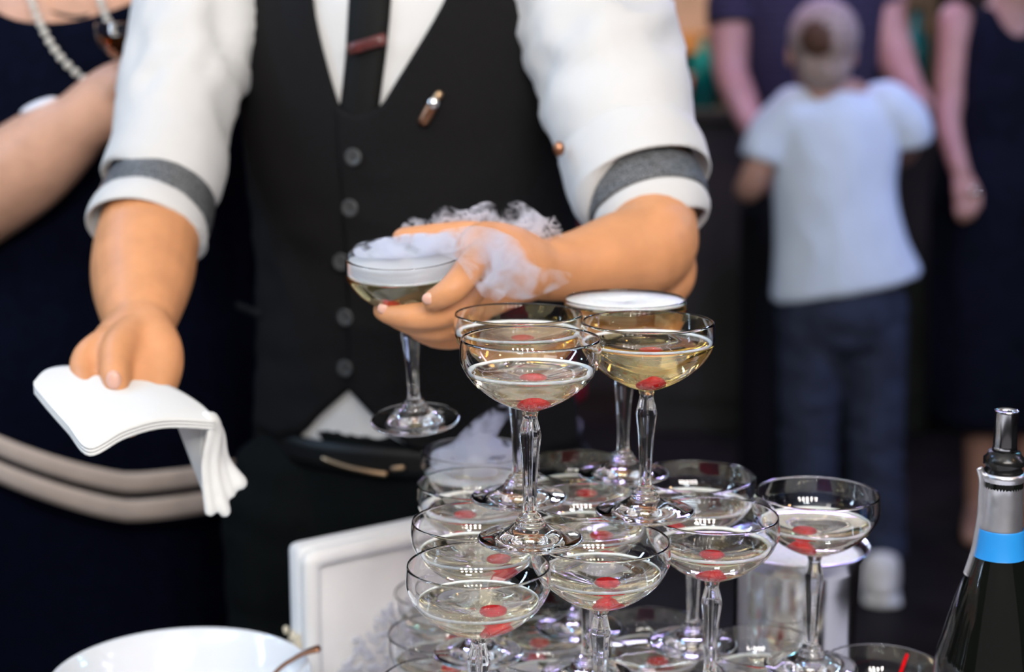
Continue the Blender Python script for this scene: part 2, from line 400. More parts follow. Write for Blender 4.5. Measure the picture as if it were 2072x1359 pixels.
def bubble_mesh(level, seed):
    rnd = random.Random(seed); b = bmn()
    for _ in range(70):
        z = rnd.uniform(.100, level - .002); R = inner_r(z) * .93 * math.sqrt(rnd.random()); a = rnd.uniform(0, 6.283)
        bmesh.ops.create_icosphere(b, subdivisions=1, radius=rnd.uniform(.00025, .0005), matrix=Matrix.Translation((R * math.cos(a), R * math.sin(a), z)))
    o = mesh_obj('bubbles', b, 'foam'); me = o.data; bpy.data.objects.remove(o); return me
def cherry_mesh(kind):
    b = bmn(); ball(b, (0, 0, 0), (.0095, .0095, .0086), seg=24)
    for v in b.verts:
        a = math.atan2(v.co.y, v.co.x); d = v.co.xy.length
        v.co *= 1 + .05 * noise.noise(v.co * 260 + V((kind * 7, 0, 0)))
        if v.co.z > .004: v.co.z -= .0035 * math.exp(-(d / .003) ** 2)        # the dimple of the stone hole
        if v.co.z < -.004: v.co.z += .001 * math.exp(-(d / .003) ** 2)
    o = mesh_obj('cherry', b, 'cherry'); me = o.data; bpy.data.objects.remove(o); return me
CH = [cherry_mesh(k) for k in range(4)]
def link(name, me, parent):
    o = bpy.data.objects.new(name, me); C.objects.link(o); o.parent = parent; return o
def coupe(x, y, z, label, group, level, wine='wine', foam=.004, cher=(.004, -.006), clabel=None, rz=0, full=False, bub=False, tilt=None):
    t = bpy.data.objects.new('coupe_glass', None); C.objects.link(t); t.empty_display_size = .03
    t.location = (x, y, z); t.rotation_euler = (0, 0, rz)
    if tilt: t.rotation_mode = 'QUATERNION'; t.rotation_quaternion = tilt
    tag(t, label, 'glass', group)
    for o in PROTO: link(o.name.split('.')[0], o.data, t)
    if level:
        lq = link('champagne', liquid_mesh(level, wine), t)
        f = link('foam_ring', foam_mesh(level, foam), lq)
        if bub:
            u = link('bubbles', bubble_mesh(level, bub), lq); u['kind'] = 'stuff'
    if cher and clabel:
        c = bpy.data.objects.new('cherry', random.choice(CH)); C.objects.link(c)
        cx, cyy = cher; rr = math.hypot(cx, cyy)
        zz = next(z_ for z_ in [.100 + .0003 * k for k in range(90)] if min(math.hypot(rr - q_[0], z_ - q_[1]) for q_ in INN) > .0093)
        p = V((cx, cyy, zz + .0004))
        if tilt: p = tilt @ p
        c.location = V((x, y, z)) + p; c.rotation_euler = (random.uniform(-.9, .9), random.uniform(-.9, .9), random.uniform(0, 6))
        tag(c, clabel, 'cherry', 'cherries in the coupe glasses')
    return t
GH = .1437
Z1 = TZ + .0005; Z2 = Z1 + GH; Z3 = Z2 + GH
T1 = 'bottom tier of the glass tower'; T2 = 'middle tier of the glass tower'; T3 = 'top tier of the glass tower'
# top tier: four glasses
coupe(.0125, 1.056, Z3, 'front coupe of the top tier, half full with a white foam ring', T3, .1195, foam=.0032, cher=(.002, -.004), clabel='red cherry at the bottom of the front top tier coupe', bub=11)
coupe(.005, 1.158, Z3, 'back left coupe of the top tier, its rim overlapped by the front one', T3, .1285, 'wine2', .004, (.003, .004), 'red cherry in the back left coupe of the top tier', bub=12)
coupe(.098, 1.122, Z3, 'front right coupe of the top tier, filled with golden bubbly wine', T3, .1275, 'wine2', .0025, (.002, -.006), 'red cherry in the golden coupe at the right of the top tier', bub=13)
coupe(.089, 1.227, Z3, 'back right coupe of the top tier, brim full with foam on top', T3, .1400, 'wine2', .0465, (.000, .004), 'red cherry in the brim full back right coupe of the top tier')
# middle tier: ten glasses
E2 = [(-.0224, 1.0055, 'front left coupe of the middle tier, a clear view of its round bowl', .1165, .0007, (.010, -.009), 'red cherry low in the front left coupe of the middle tier'),
      (.0625, 1.058, 'front centre coupe of the middle tier, right of the frontmost bowl', .1185, .0008, (.004, -.008), 'red cherry in the front centre coupe of the middle tier'),
      (.1485, 1.119, 'coupe of the middle tier second from the right end of the front row', .1195, .0035, (-.002, -.010), 'red cherry in the second coupe from right of the middle tier'),
      (.2356, 1.1773, 'rightmost coupe of the middle tier, standing before the steel bucket', .1180, .0016, (-.010, -.008), 'red cherry in the rightmost coupe of the middle tier'),
      (.1475, 1.2265, 'rear coupe of the middle tier right of the golden glass stem', .1195, .003, (-.012, .004), 'red cherry in the rear right coupe of the middle tier'),
      (-.0252, 1.1048, 'second coupe of the left edge of the middle tier, behind the frontmost bowl', .1195, .0016, (.016, -.008), 'red cherry in the second coupe on the left edge of the middle tier'),
      (-.0273, 1.2054, 'third coupe on the left edge of the middle tier, topped with foam', .1230, .006, (-.010, -.004), 'red cherry in the third coupe on the left edge of the middle tier'),
      (-.0296, 1.308, 'rearmost left coupe of the middle tier, full of white mist', .1220, .02, None, None),
      (.0585, 1.158, 'inner coupe of the middle tier beneath the feet of three top glasses', .1195, .0010, (.010, -.002), 'red cherry in the inner coupe beneath the top tier feet'),
      (.0560, 1.262, 'rear centre coupe of the middle tier behind the top tier stems', .1210, .0012, (.006, .006), 'red cherry in the rear centre coupe of the middle tier')]
for i, (x, y, lab, lv, fm, ch, cl) in enumerate(E2):
    coupe(x, y, Z2, lab, T2, lv, 'wine', fm, ch, cl, rz=.37 * i, bub=20 + i if i in (0, 1, 2, 3) else False)
# bottom tier: fifteen glasses
bx, by = -.0504, .9527; uu = (.0862, .0575); vv = (-.0020, .1010)
LB = {(0, 2): 'coupe of the bottom tier left of the frontmost stem', (0, 3): 'coupe of the bottom tier before the white chair back', (0, 4): 'rearmost left coupe of the bottom tier',
      (4, 0): 'rightmost coupe of the bottom tier, a red straw end in it', (3, 1): 'coupe of the bottom tier in front of the steel bucket', (1, 2): 'coupe of the bottom tier behind the frontmost stem',
      (2, 1): 'coupe of the bottom tier between the two front right stems', (2, 2): 'coupe of the bottom tier left of the steel bucket, second row', (1, 3): 'rear coupe of the bottom tier at the centre back', (3, 0): 'coupe of the bottom tier before the right stems'}
for i in range(5):
    for j in range(5 - i):
        x = bx + i * uu[0] + j * vv[0]; y = by + i * uu[1] + j * vv[1]
        lab = LB.get((i, j), 'front coupe of the bottom tier hidden below the picture edge')
        vis = (i, j) in LB
        coupe(x, y, Z1, lab, T1, .118, 'wine', .0010, ((-1) ** i * .006, .006 - .004 * j) if vis and (i, j) != (4, 0) else None, ('red cherry in the ' + lab[:62]) if vis and (i, j) != (4, 0) else None, rz=.5 * i + j)
x, y = bx + 4 * uu[0], by + 4 * uu[1]
b = bmn(); limb(b, [((x + .0, y - .02, Z1 + .108), .0016), ((x + .012, y + .002, Z1 + .128), .0016), ((x + .024, y + .022, Z1 + .143), .0016)], 10, 3)
tag(mesh_obj('cocktail_stick', b, 'cherry'), 'thin red stick leaning in the rightmost bottom coupe', 'stick')
for o in PROTO: bpy.data.objects.remove(o)

# coupe in the waiter's hand (tilted a little)
g_top = V((-.0845, 1.243, H - .160)); g_bot = V((-.0795, 1.264, H - .3022))
qt = V((0, 0, 1)).rotation_difference((g_top - g_bot).normalized())
PROTO = glass_parts()
held = coupe(*g_bot, 'coupe glass held in the waiter\'s hand, white mist spilling over', None, .1295, 'wine2', .003, (-.012, -.012), 'red cherry in the coupe held by the waiter', tilt=qt)
def gpt(x, y, z): return g_bot + qt @ V((x, y, z))       # a point in the held glass's own axes
for o in PROTO: bpy.data.objects.remove(o)
b = bmn()                                    # dripping frosty froth on top of the wine, inside the bowl
n = 48; rings = []
for r, z in ((0, .1302), (.6, .1302), (.97, .1302), (.985, .134), (.98, .1385), (.8, .1405), (.4, .1415), (0, .1415)):
    R = inner_r(z) * r - .0004
    if r == 0: rings.append([b.verts.new((0, 0, z))]); continue
    rings.append([b.verts.new((R * math.cos(6.2832 * k / n), R * math.sin(6.2832 * k / n), z - (.004 * abs(noise.noise(V((k * .6, z * 200, 3)))) if z < .13 else -.0022 * noise.noise(V((R * 90 * math.cos(6.2832 * k / n), R * 90 * math.sin(6.2832 * k / n), 5)))))) for k in range(n)])
for a_, c_ in zip(rings, rings[1:]):
    for k in range(n):
        q = list(dict.fromkeys([a_[k % len(a_)], a_[(k + 1) % len(a_)], c_[(k + 1) % len(c_)], c_[k % len(c_)]])); b.faces.new(q)
for gx, gy, gz, gr in ((-.020, -.016, .1135, .0058), (.004, -.022, .1120, .0062), (.016, -.020, .1150, .0050), (-.006, -.012, .1060, .0060), (.006, -.012, .1045, .0055), (-.014, -.006, .1040, .006)):      # pellets of dry ice in the wine
    ball(b, (gx, gy, gz), (gr, gr * .9, gr * .8), seg=12)
fr = mesh_obj('froth', b, None)
def mist_mat(name, dens, scale, lo, hi, col=(.92, .93, 1), dist=.6, stretch=(1, 1, 1), curl=0):
    m = bpy.data.materials.new(name); m.use_nodes = True; t = m.node_tree; n, l = t.nodes, t.links
    for x in list(n):
        if x.type == 'BSDF_PRINCIPLED': n.remove(x)
    pv = n.new('ShaderNodeVolumePrincipled'); pv.inputs['Color'].default_value = (*col, 1); pv.inputs['Anisotropy'].default_value = .1
    tc = n.new('ShaderNodeTexCoord'); mp = n.new('ShaderNodeMapping'); mp.inputs['Scale'].default_value = stretch; l.new(tc.outputs['Object'], mp.inputs[0])
    nz = n.new('ShaderNodeTexNoise'); nz.inputs['Scale'].default_value = scale; nz.inputs['Detail'].default_value = 4; nz.inputs['Distortion'].default_value = dist
    l.new(mp.outputs[0], nz.inputs['Vector'])
    mr = n.new('ShaderNodeMapRange'); mr.inputs[1].default_value = lo; mr.inputs[2].default_value = hi; mr.inputs[3].default_value = 0; mr.inputs[4].default_value = dens
    if curl:                                        # thin curling sheets along a level of the noise, thinned out by a second, larger noise
        sb = n.new('ShaderNodeMath'); sb.operation = 'SUBTRACT'; sb.inputs[1].default_value = .5; l.new(nz.outputs['Fac'], sb.inputs[0])
        ab = n.new('ShaderNodeMath'); ab.operation = 'ABSOLUTE'; l.new(sb.outputs[0], ab.inputs[0])
        m2 = n.new('ShaderNodeMapRange'); m2.inputs[1].default_value = 0; m2.inputs[2].default_value = curl; m2.inputs[3].default_value = 1; m2.inputs[4].default_value = 0
        l.new(ab.outputs[0], m2.inputs[0])
        n2 = n.new('ShaderNodeTexNoise'); n2.inputs['Scale'].default_value = scale * .45; n2.inputs['Detail'].default_value = 2; l.new(mp.outputs[0], n2.inputs['Vector'])
        l.new(n2.outputs['Fac'], mr.inputs[0])
        mu = n.new('ShaderNodeMath'); mu.operation = 'MULTIPLY'; l.new(m2.outputs[0], mu.inputs[0]); l.new(mr.outputs[0], mu.inputs[1]); l.new(mu.outputs[0], pv.inputs['Density'])
    else:
        l.new(nz.outputs['Fac'], mr.inputs[0]); l.new(mr.outputs[0], pv.inputs['Density'])
    l.new(pv.outputs[0], n['Material Output'].inputs['Volume'])
    return m
M['froth'] = mat('frosty_froth', (.88, .90, .93), .7); _t = M['froth'].node_tree
_tr = _t.nodes.new('ShaderNodeBsdfTranslucent'); _tr.inputs[0].default_value = (.92, .94, .97, 1); _mx = _t.nodes.new('ShaderNodeMixShader'); _mx.inputs[0].default_value = .6
_t.links.new(_t.nodes['Principled BSDF'].outputs[0], _mx.inputs[1]); _t.links.new(_tr.outputs[0], _mx.inputs[2]); _t.links.new(_mx.outputs[0], _t.nodes['Material Output'].inputs['Surface'])
fr.data.materials.append(M['froth']); fr.location = g_bot; fr.rotation_mode = 'QUATERNION'; fr.rotation_quaternion = qt
tag(fr, 'white dry ice froth filling the top of the coupe in the waiter\'s hand', 'froth', kind='stuff')

M['mist'] = mist_mat('dry_ice_mist', 260, 55, .47, .70)
M['mist_soft'] = mist_mat('soft_mist', 110, 38, .42, .75, dist=.9)
M['mist_low'] = mist_mat('standing_mist', 210, 58, .43, .70, col=(.97, .97, 1), dist=1.0)
M['mist_wisp'] = mist_mat('wispy_mist', 330, 75, .40, .58, col=(.97, .96, 1), dist=1.2, curl=.08)
def mist(name, label, m, shapes, voxel=.006):
    b = bmn()
    for s in shapes: limb(b, s, 16, 4)
    o = fuse(name, b, voxel, 4, m)
    tag(o, label, 'mist', kind='stuff'); return o
mist('mist', 'pale wisps of dry ice mist drifting up behind the waiter\'s hand', 'mist_wisp',
     [[(P(x0, y0, 1.30 + k * .004), .004), (P(x0 + dx, y0 - 22, 1.305), r), (P(x0 + dx * 1.6, y0 - 38, 1.31), r * .8), (P(x0 + dx * 2.6, y0 - 30 + k % 3 * 10, 1.312), r * .9), (P(x0 + dx * 3.4, y0 - 44 + k % 2 * 30, 1.315), .003)]
      for k, (x0, y0, dx, r) in enumerate(((800, 486, 22, .006), (858, 482, 18, .007), (886, 466, 9, .009), (900, 476, 24, .008), (930, 470, 26, .010), (955, 462, 20, .010), (985, 470, 28, .010), (1010, 458, 22, .009), (1035, 482, 26, .010), (1070, 490, 20, .007)))], .003)
mist('mist', 'veil of mist flowing over the hand that holds the coupe', 'mist_soft',
     [[(P(900, 490, 1.185), .012), (P(970, 500, 1.185), .018), (P(1030, 540, 1.20), .022), (P(1060, 570, 1.22), .016), (P(1150, 560, 1.255), .007)], [(P(960, 540, 1.17), .01), (P(1000, 585, 1.175), .012)]])
mist('mist', 'low mist lying on top of the held coupe', 'mist', [[(gpt(-.036, 0, .147), (.020, .006)), (gpt(0, 0, .149), (.034, .009)), (gpt(.04, 0, .151), (.022, .008))]], .003)
mist('mist', 'white mist standing in the rearmost left coupe', 'mist_low', [[(V((-.0296 - .032, 1.308, Z2 + .134)), (.02, .010)), (V((-.0296, 1.308, Z2 + .137)), (.04, .015)), (V((-.0296 + .034, 1.308, Z2 + .136)), (.025, .012))], [(V((-.04, 1.308, Z2 + .14)), .015), (V((-.02, 1.31, Z2 + .165)), .012), (V((.005, 1.315, Z2 + .185)), .004)]], .004)

# ---------------------------------------------------------------- figures
def head(bm, c, s=1.0, yaw=0.0, nod=0.0):
    """c: centre of the skull; yaw 0 faces the camera (-Y)"""
    R = Matrix.Rotation(yaw, 3, 'Z') @ Matrix.Rotation(nod, 3, 'X')
    def q(x, y, z): return V(c) + R @ V((x * s, y * s, z * s))
    ball(bm, q(0, .012, .03), (.074 * s, .092 * s, .082 * s), R.to_quaternion())
    ball(bm, q(0, -.022, -.035), (.058 * s, .066 * s, .072 * s), R.to_quaternion())
    ball(bm, q(0, -.062, -.085), (.028 * s, .022 * s, .020 * s), R.to_quaternion())
    limb(bm, [(q(0, -.086, .015), .009 * s), (q(0, -.100, -.012), .011 * s), (q(0, -.104, -.027), .014 * s)], 10, 3)
    for k in (-1, 1):
        ball(bm, q(k * .011, -.093, -.030), .009 * s)
        limb(bm, [(q(k * .014, -.086, .020), .008 * s), (q(k * .045, -.074, .022), .007 * s)], 8, 2)
        ball(bm, q(k * .076, .010, -.006), (.010 * s, .018 * s, .032 * s), R.to_quaternion())
    limb(bm, [(q(-.024, -.078, -.056), .005 * s), (q(0, -.086, -.055), .008 * s), (q(.024, -.078, -.056), .005 * s)], 8, 3)
    return q
def eyes(q, s, parent):
    for k in (-1, 1):
        b = bmn(); ball(b, q(k * .031, -.078, .004), .0115 * s, seg=14); e = mesh_obj('eye', b, 'sneaker', parent)
        b = bmn(); ball(b, q(k * .031, -.0865, .004), .0055 * s, seg=10); mesh_obj('iris', b, 'hair_dark', e)
    b = bmn(); limb(b, [(q(-.022, -.083, -.0565), .003 * s), (q(0, -.0915, -.0555), .0045 * s), (q(.022, -.083, -.0565), .003 * s)], 8, 3); mesh_obj('lips', b, 'cherry_lip', parent)
M['cherry_lip'] = mat('lips', (.50, .16, .14), .4)
def hair_cap(q, s, parent, m, length=0):
    b = bmn(); ball(b, q(0, .018, .042), (.082 * s, .096 * s, .084 * s), seg=24)
    if length:
        for k in (-1, 1): limb(b, [(q(k * .06, .01, .05), .03 * s), (q(k * .082, .02, -.04), .026 * s), (q(k * .085, .03, -length), .02 * s)], 12, 4)
        limb(b, [(q(0, .07, .04), .05 * s), (q(0, .09, -length), .05 * s)], 12, 4)
    o = fuse('hair', b, .006, 3, m, parent); wrinkle(o, .002, 120, (1, 1, .3)); return o
def foot_shape(bm, heel, toe, w=.045):
    h, t = V(heel), V(toe); m_ = (h + t) / 2
    limb(bm, [(h + V((0, 0, .035)), (w * .75, .035)), (m_ + V((0, 0, .034)), (w * .95, .034)), (t + V((0, 0, .022)), (w, .022))], 14, 4)

# ---- the waiter
wt = thing('person', 'person in black waistcoat and white shirt holding a coupe and a white napkin', 'person', (-.11, 1.72, 0))
WC = V((-.107, 1.72, 0)); PHI = math.radians(-22)
cs, sn = math.cos(PHI), math.sin(PHI)
WS = [(.70, .185, .135), (.80, .195, .142), (.88, .188, .138), (.96, .182, .132), (1.06, .180, .132), (1.16, .186, .140), (1.26, .192, .148), (1.34, .186, .142), (1.40, .150, .120), (1.44, .105, .092), (1.47, .070, .068)]
def wsec(z):
    if z <= WS[0][0]: return WS[0][1], WS[0][2]
    for i in range(len(WS) - 1):
        if z <= WS[i + 1][0]:
            a, b_, c_, d_ = WS[max(i - 1, 0)], WS[i], WS[i + 1], WS[min(i + 2, len(WS) - 1)]
            t = (z - b_[0]) / (c_[0] - b_[0])
            return crom(a[1], b_[1], c_[1], d_[1], t), crom(a[2], b_[2], c_[2], d_[2], t)
    return WS[-1][1], WS[-1][2]
def wpt(th, z, off=0):
    """surface of the waiter's trunk, th measured from the button line (positive to image right)"""
    rx, ry = wsec(z); lx = (rx + off) * math.sin(th); ly = -(ry + off) * math.cos(th)
    return V((WC.x + cs * lx - sn * ly, WC.y + sn * lx + cs * ly, z))
# body: head, neck, trunk, arms and hands in one skin
b = bmn()
q = head(b, V((-.155, 1.66, 1.66)), 1.0, math.radians(-15), math.radians(18))
limb(b, [(V((-.115, 1.73, 1.44)), .062), (V((-.135, 1.70, 1.56)), .055)], 16, 4)
limb(b, [(WC + V((0, 0, z)), (wsec(z)[0] - .014, wsec(z)[1] - .014)) for z in (.76, .88, 1.0, 1.15, 1.28, 1.38, 1.43)], 24, 3, ref=(-sn, cs, 0), round_ends=(False, True))
SHL = [P(445, -60, 1.745), P(420, 40, 1.70), P(350, 240, 1.625), P(318, 400, 1.555)]           # image-left upper arm
FAL = [P(316, 425, 1.545), P(298, 490, 1.50), P(288, 560, 1.45), P(284, 625, 1.395), P(284, 665, 1.362)]
limb(b, [(SHL[0], .058), (SHL[1], .052), (SHL[2], .046), (SHL[3], .045)], 18, 5)
limb(b, [(FAL[0], .048), (FAL[1], (.0495, .047)), (FAL[2], (.0475, .044)), (FAL[3], (.0375, .034)), (FAL[4], (.0285, .025))], 20, 5)
# image-left hand: thumb on top of the napkin, fingers below it
limb(b, [(P(284, 655, 1.362), (.0285, .023)), (P(268, 690, 1.338), (.037, .021)), (P(258, 730, 1.312), (.042, .017)), (P(254, 785, 1.285), (.040, .012))], 18, 4)
limb(b, [(P(272, 680, 1.335), .0195), (P(244, 702, 1.305), .0165), (P(234, 735, 1.283), .0138), (P(235, 762, 1.266), .0122), (P(236, 777, 1.258), .0100)], 14, 4)
limb(b, [(P(215, 695, 1.325), .0150), (P(176, 722, 1.305), .0130), (P(168, 765, 1.285), .0110), (P(180, 835, 1.235), .009)], 12, 4)   # index
limb(b, [(P(225, 745, 1.300), .0125), (P(215, 800, 1.275), .011), (P(220, 860, 1.225), .009)], 12, 4)
limb(b, [(P(268, 755, 1.300), .0125), (P(266, 805, 1.275), .011), (P(262, 865, 1.225), .009)], 12, 4)
limb(b, [(P(300, 668, 1.350), .022), (P(324, 710, 1.325), .0200), (P(330, 755, 1.305), .0165), (P(318, 805, 1.275), .0115), (P(306, 850, 1.24), .009)], 14, 4)   # heel of the palm and little finger
# image-right arm
SHR = [P(1140, -90, 1.665), P(1195, 20, 1.615), P(1255, 210, 1.54), P(1312, 400, 1.47)]
FAR = [P(1316, 445, 1.448), P(1316, 498, 1.405), P(1250, 518, 1.382), P(1165, 538, 1.350), P(1090, 546, 1.315)]
limb(b, [(SHR[0], .060), (SHR[1], .056), (SHR[2], .050), (SHR[3], .046)], 18, 5)
limb(b, [(FAR[0], .042), (FAR[1], (.0415, .0425)), (FAR[2], (.037, .0395)), (FAR[3], (.030, .031)), (FAR[4], (.025, .026))], 20, 5)
ball(b, P(1355, 545, 1.435), (.025, .03, .033))
# image-right hand round the bowl and stem of the coupe
limb(b, [(P(1090, 546, 1.315), (.025, .025)), (P(1040, 540, 1.285), (.022, .034)), (P(985, 545, 1.262), (.019, .040)), (P(955, 555, 1.248), (.015, .037))], 18, 5)
limb(b, [(P(985, 510, 1.25), .0150), (P(950, 545, 1.205), .0125), (P(915, 585, 1.183), .0112), (P(876, 607, 1.188), .0088)], 14, 5)      # index under the bowl
limb(b, [(P(965, 560, 1.255), .0140), (P(920, 622, 1.212), .0120), (P(845, 640, 1.205), .0112), (P(782, 632, 1.222), .0090)], 14, 5)     # middle
limb(b, [(P(965, 590, 1.262), .0132), (P(925, 652, 1.228), .0115), (P(860, 662, 1.222), .0105), (P(775, 628, 1.238), .0088)], 14, 5)     # ring
limb(b, [(P(970, 615, 1.27), .0120), (P(935, 676, 1.245), .0105), (P(880, 682, 1.240), .0092), (P(838, 664, 1.238), .0078)], 14, 5)      # little
limb(b, [(P(1030, 510, 1.30), .019), (P(960, 483, 1.300), .0155), (P(890, 480, 1.302), .0125), (P(815, 482, 1.300), .0095)], 14, 5)      # thumb beyond the rim
# legs
for s, x in ((-1, -.225), (1, .005)):
    limb(b, [(V((x, 1.71, .74)), .078), (V((x + s * .01, 1.71, .48)), .058), (V((x + s * .015, 1.73, .28)), .052), (V((x + s * .02, 1.75, .08)), .036)], 16, 4)
fuse('body', b, .0034, 3, 'skin', wt)
eyes(q, 1, wt); hair_cap(q, 1, wt, 'hair_dark')
b = bmn(); ball(b, P(230, 768, 1.2495), (.0062, .0040, .0080), seg=14); mesh_obj('thumb_nail', b, 'nail', wt)
b = bmn(); ball(b, P(868, 604, 1.1805), (.0055, .0025, .0046), seg=14); mesh_obj('finger_nail', b, 'nail', wt)
b = bmn(); ball(b, P(776, 624, 1.214), (.0050, .003, .0046), seg=14); mesh_obj('finger_nail', b, 'nail', wt)

# shirt: trunk, then a sleeve, rolled cuff and arm band for either arm
def shell(fn, th0, th1, nt, nz, ztop, zbot, off, thick):
    """a cloth panel on the trunk between two angles, its upper and lower edges given per angle"""
    b = bmn(); g = []
    for layer in (0, 1):
        rows = []
        for i in range(nt + 1):
            th = th0 + (th1 - th0) * i / nt; zt, zb = ztop(th), zbot(th)
            rows.append([b.verts.new(fn(th, zb + (zt - zb) * j / nz, off + layer * thick)) for j in range(nz + 1)])
        g.append(rows)
    for layer in (0, 1):
        for i in range(nt):
            for j in range(nz):
                r = g[layer]; q = (r[i][j], r[i + 1][j], r[i + 1][j + 1], r[i][j + 1]); b.faces.new(q if layer else q[::-1])
    for i in range(nt):
        for j in (0, nz): b.faces.new((g[0][i][j], g[0][i + 1][j], g[1][i + 1][j], g[1][i][j]))
    for j in range(nz):
        for i in (0, nt): b.faces.new((g[0][i][j], g[0][i][j + 1], g[1][i][j + 1], g[1][i][j]))
    return b
sh = mesh_obj('shirt', shell(wpt, -math.pi, math.pi * .999, 96, 60, lambda t: 1.468, lambda t: .888, -.008, .004), 'shirt', wt)
wrinkle(sh, .0022, 14, (1, 1, .5), 3)
b = bmn()
for s in (-1, 1):
    limb(b, [(wpt(s * 2.6, 1.475, .008), (.003, .02)), (wpt(s * 1.4, 1.478, .012), (.003, .02)), (wpt(s * .45, 1.462, .012), (.003, .022)), (wpt(s * .22, 1.425, .010), (.003, .012))], 10, 4)
mesh_obj('collar', b, 'shirt', wt)
def pxz(th): return proj(wpt(th, 1.25, .006))[0]
def ztop(th):
    x = pxz(th)
    if abs(th) > 1.6: z = 1.40
    elif x < 680: z = 1.242 + (680 - x) * (.102 / 58)
    elif x > 771: z = 1.242 + (x - 771) * (.102 / 131)
    else: z = 1.232 + abs(x - 722) / 45 * .010
    return min(z, 1.43 if abs(th) < 1.0 else 1.43 - (abs(th) - 1.0) * .12)
def zbot(th):
    a = abs(th + .06); w_ = .22
    if a < w_ * 1.6: return .954 - a / (w_ * 1.6) * .056
    return .898 - min(.012, (a - w_ * 1.6) * .06)
vl = mesh_obj('waistcoat_front', shell(wpt, -1.75, .03, 60, 50, ztop, zbot, .000, .004), 'vest', wt)
vr = mesh_obj('waistcoat_front', shell(wpt, -.05, 1.50, 60, 50, ztop, lambda t: zbot(t), .004, .004), 'vest', wt)
vb = mesh_obj('waistcoat_back', shell(lambda th, z, off: wpt(th, z, off + .010 * math.sin(max(0, min(1, (th - 1.42) / .6)) * math.pi / 2) * (1 if th < 3 else 0)), 1.42, 2 * math.pi - 1.70, 50, 40, lambda t: 1.41, lambda t: .925, -.001, .004), 'burgundy', wt)
vb['label'] = 'burgundy satin back of the waistcoat'
for o in (vl, vr): wrinkle(o, .0028, 9, (1, 1, 2.2), 5, lambda c: max(0, min(1, (1.28 - c.z) / .2)))
# tie, clip, pin, buttons
def front_at(px, py, off):
    """point of the trunk's front surface seen at this sight line"""
    d = 1.56
    for _ in range(12):
        p = P(px, py, d); best = min((abs(wpt(t, p.z, off).x - p.x), t) for t in [i * .01 - 1.3 for i in range(260)])
        d = wpt(best[1], p.z, off).y
    return P(px, py, d)
b = bmn(); rows = []
for y, x0, x1 in ((-260, 745, 815), (-180, 722, 806), (-60, 708, 796), (40, 703, 788), (110, 699, 781), (180, 692, 772), (240, 684, 764), (270, 681, 760)):
    f = [front_at(x0 + (x1 - x0) * t, max(y, -150), .002 + (.005 * math.sin(math.pi * t))) + V((0, 0, 0 if y > -150 else (-150 - y) * .0005)) for t in (0, .25, .5, .75, 1)]
    rows.append([b.verts.new(p) for p in f] + [b.verts.new(p + V((0, .004, 0))) for p in f[::-1]])
for x, y in zip(rows, rows[1:]): bridge(b, x, y)
b.faces.new(rows[0]); b.faces.new(rows[-1][::-1]); mesh_obj('tie', b, 'tie', wt)
b = bmn(); p0, p1 = front_at(704, 101, .012), front_at(781, 78, .012)
limb(b, [(p0, (.0025, .0058)), ((p0 + p1) / 2 + V((0, -.002, 0)), (.0025, .0058)), (p1, (.0025, .0058))], 8, 2, e=4, round_ends=(False, False)); mesh_obj('tie_clip', b, 'wood_red', wt)['label'] = 'dark red wooden tie bar'
b = bmn(); p0, p1 = front_at(859, 244, .013), front_at(876, 212, .014)
limb(b, [(p0, .0062), (p1, .0062)], 14, 2); pin = mesh_obj('lapel_pin', b, 'copper', wt); pin['label'] = 'copper coloured cylindrical pin'
b = bmn(); ball(b, front_at(877, 209, .019), (.0055, .003, .0055)); mesh_obj('pin_head', b, 'chrome', pin)
b = bmn(); limb(b, [(front_at(882, 200, .013), .004), (front_at(888, 192, .013), .0045)], 10, 2); mesh_obj('pin_loop', b, 'brass', pin)
for (x, y) in ((715, 318), (708, 421), (690, 530), (698, 642), (698, 745)):
    p = front_at(x, y, .010); nrm = V((sn, -cs, 0)); qr = V((0, 0, 1)).rotation_difference(nrm).to_matrix().to_4x4()
    b = bmn(); lathe(b, [(0, .0008), (.003, .0006), (.0052, .0012), (.0072, .0022), (.0088, .0018), (.0092, 0), (.0088, -.0012), (0, -.0014)], 24)
    for k in range(4):
        a = k * math.pi / 2 + .78; bmesh.ops.create_icosphere(b, subdivisions=1, radius=.0009, matrix=Matrix.Translation((.0017 * math.cos(a), .0017 * math.sin(a), .0012)))
    bmesh.ops.transform(b, matrix=Matrix.Translation(p) @ qr, verts=b.verts); mesh_obj('button', b, 'button', wt)
b = bmn(); p0, p1 = front_at(480, 618, .007), front_at(526, 636, .007)
limb(b, [(p0, (.002, .005)), (p1, (.002, .005))], 8, 3); mesh_obj('pocket_welt', b, 'black_cloth', wt)
# sleeves
def tube_cloth(name, keys, m, amp, scale, stretch, seed, ref=(0, 0, 1), n=40, step=8, thick=.0022):
    end = V(keys[-1][0])
    b = bmn(); rg = limb(b, keys, n, step, ref=ref, cap=False, round_ends=(False, False))
    o = mesh_obj(name, b, m, wt)
    if amp: wrinkle(o, amp, scale, stretch, seed, lambda c: max(.12, min(1, ((c - end).length - .065) / .07)) if amp > .004 else 1)
    s = o.modifiers.new('s', 'SOLIDIFY'); s.thickness = thick; s.offset = -1
    return o
tube_cloth('sleeve', [(P(470, -130, 1.76), .076), (P(435, -30, 1.73), .073), (P(392, 100, 1.68), .061), (P(352, 240, 1.625), .055), (P(341, 318, 1.590), .0585), (P(332, 350, 1.576), .0595), (P(326, 372, 1.567), .0590), (P(324, 378, 1.565), .0545)], 'shirt', .0105, 17, (1.5, 1.2, .8), 1)
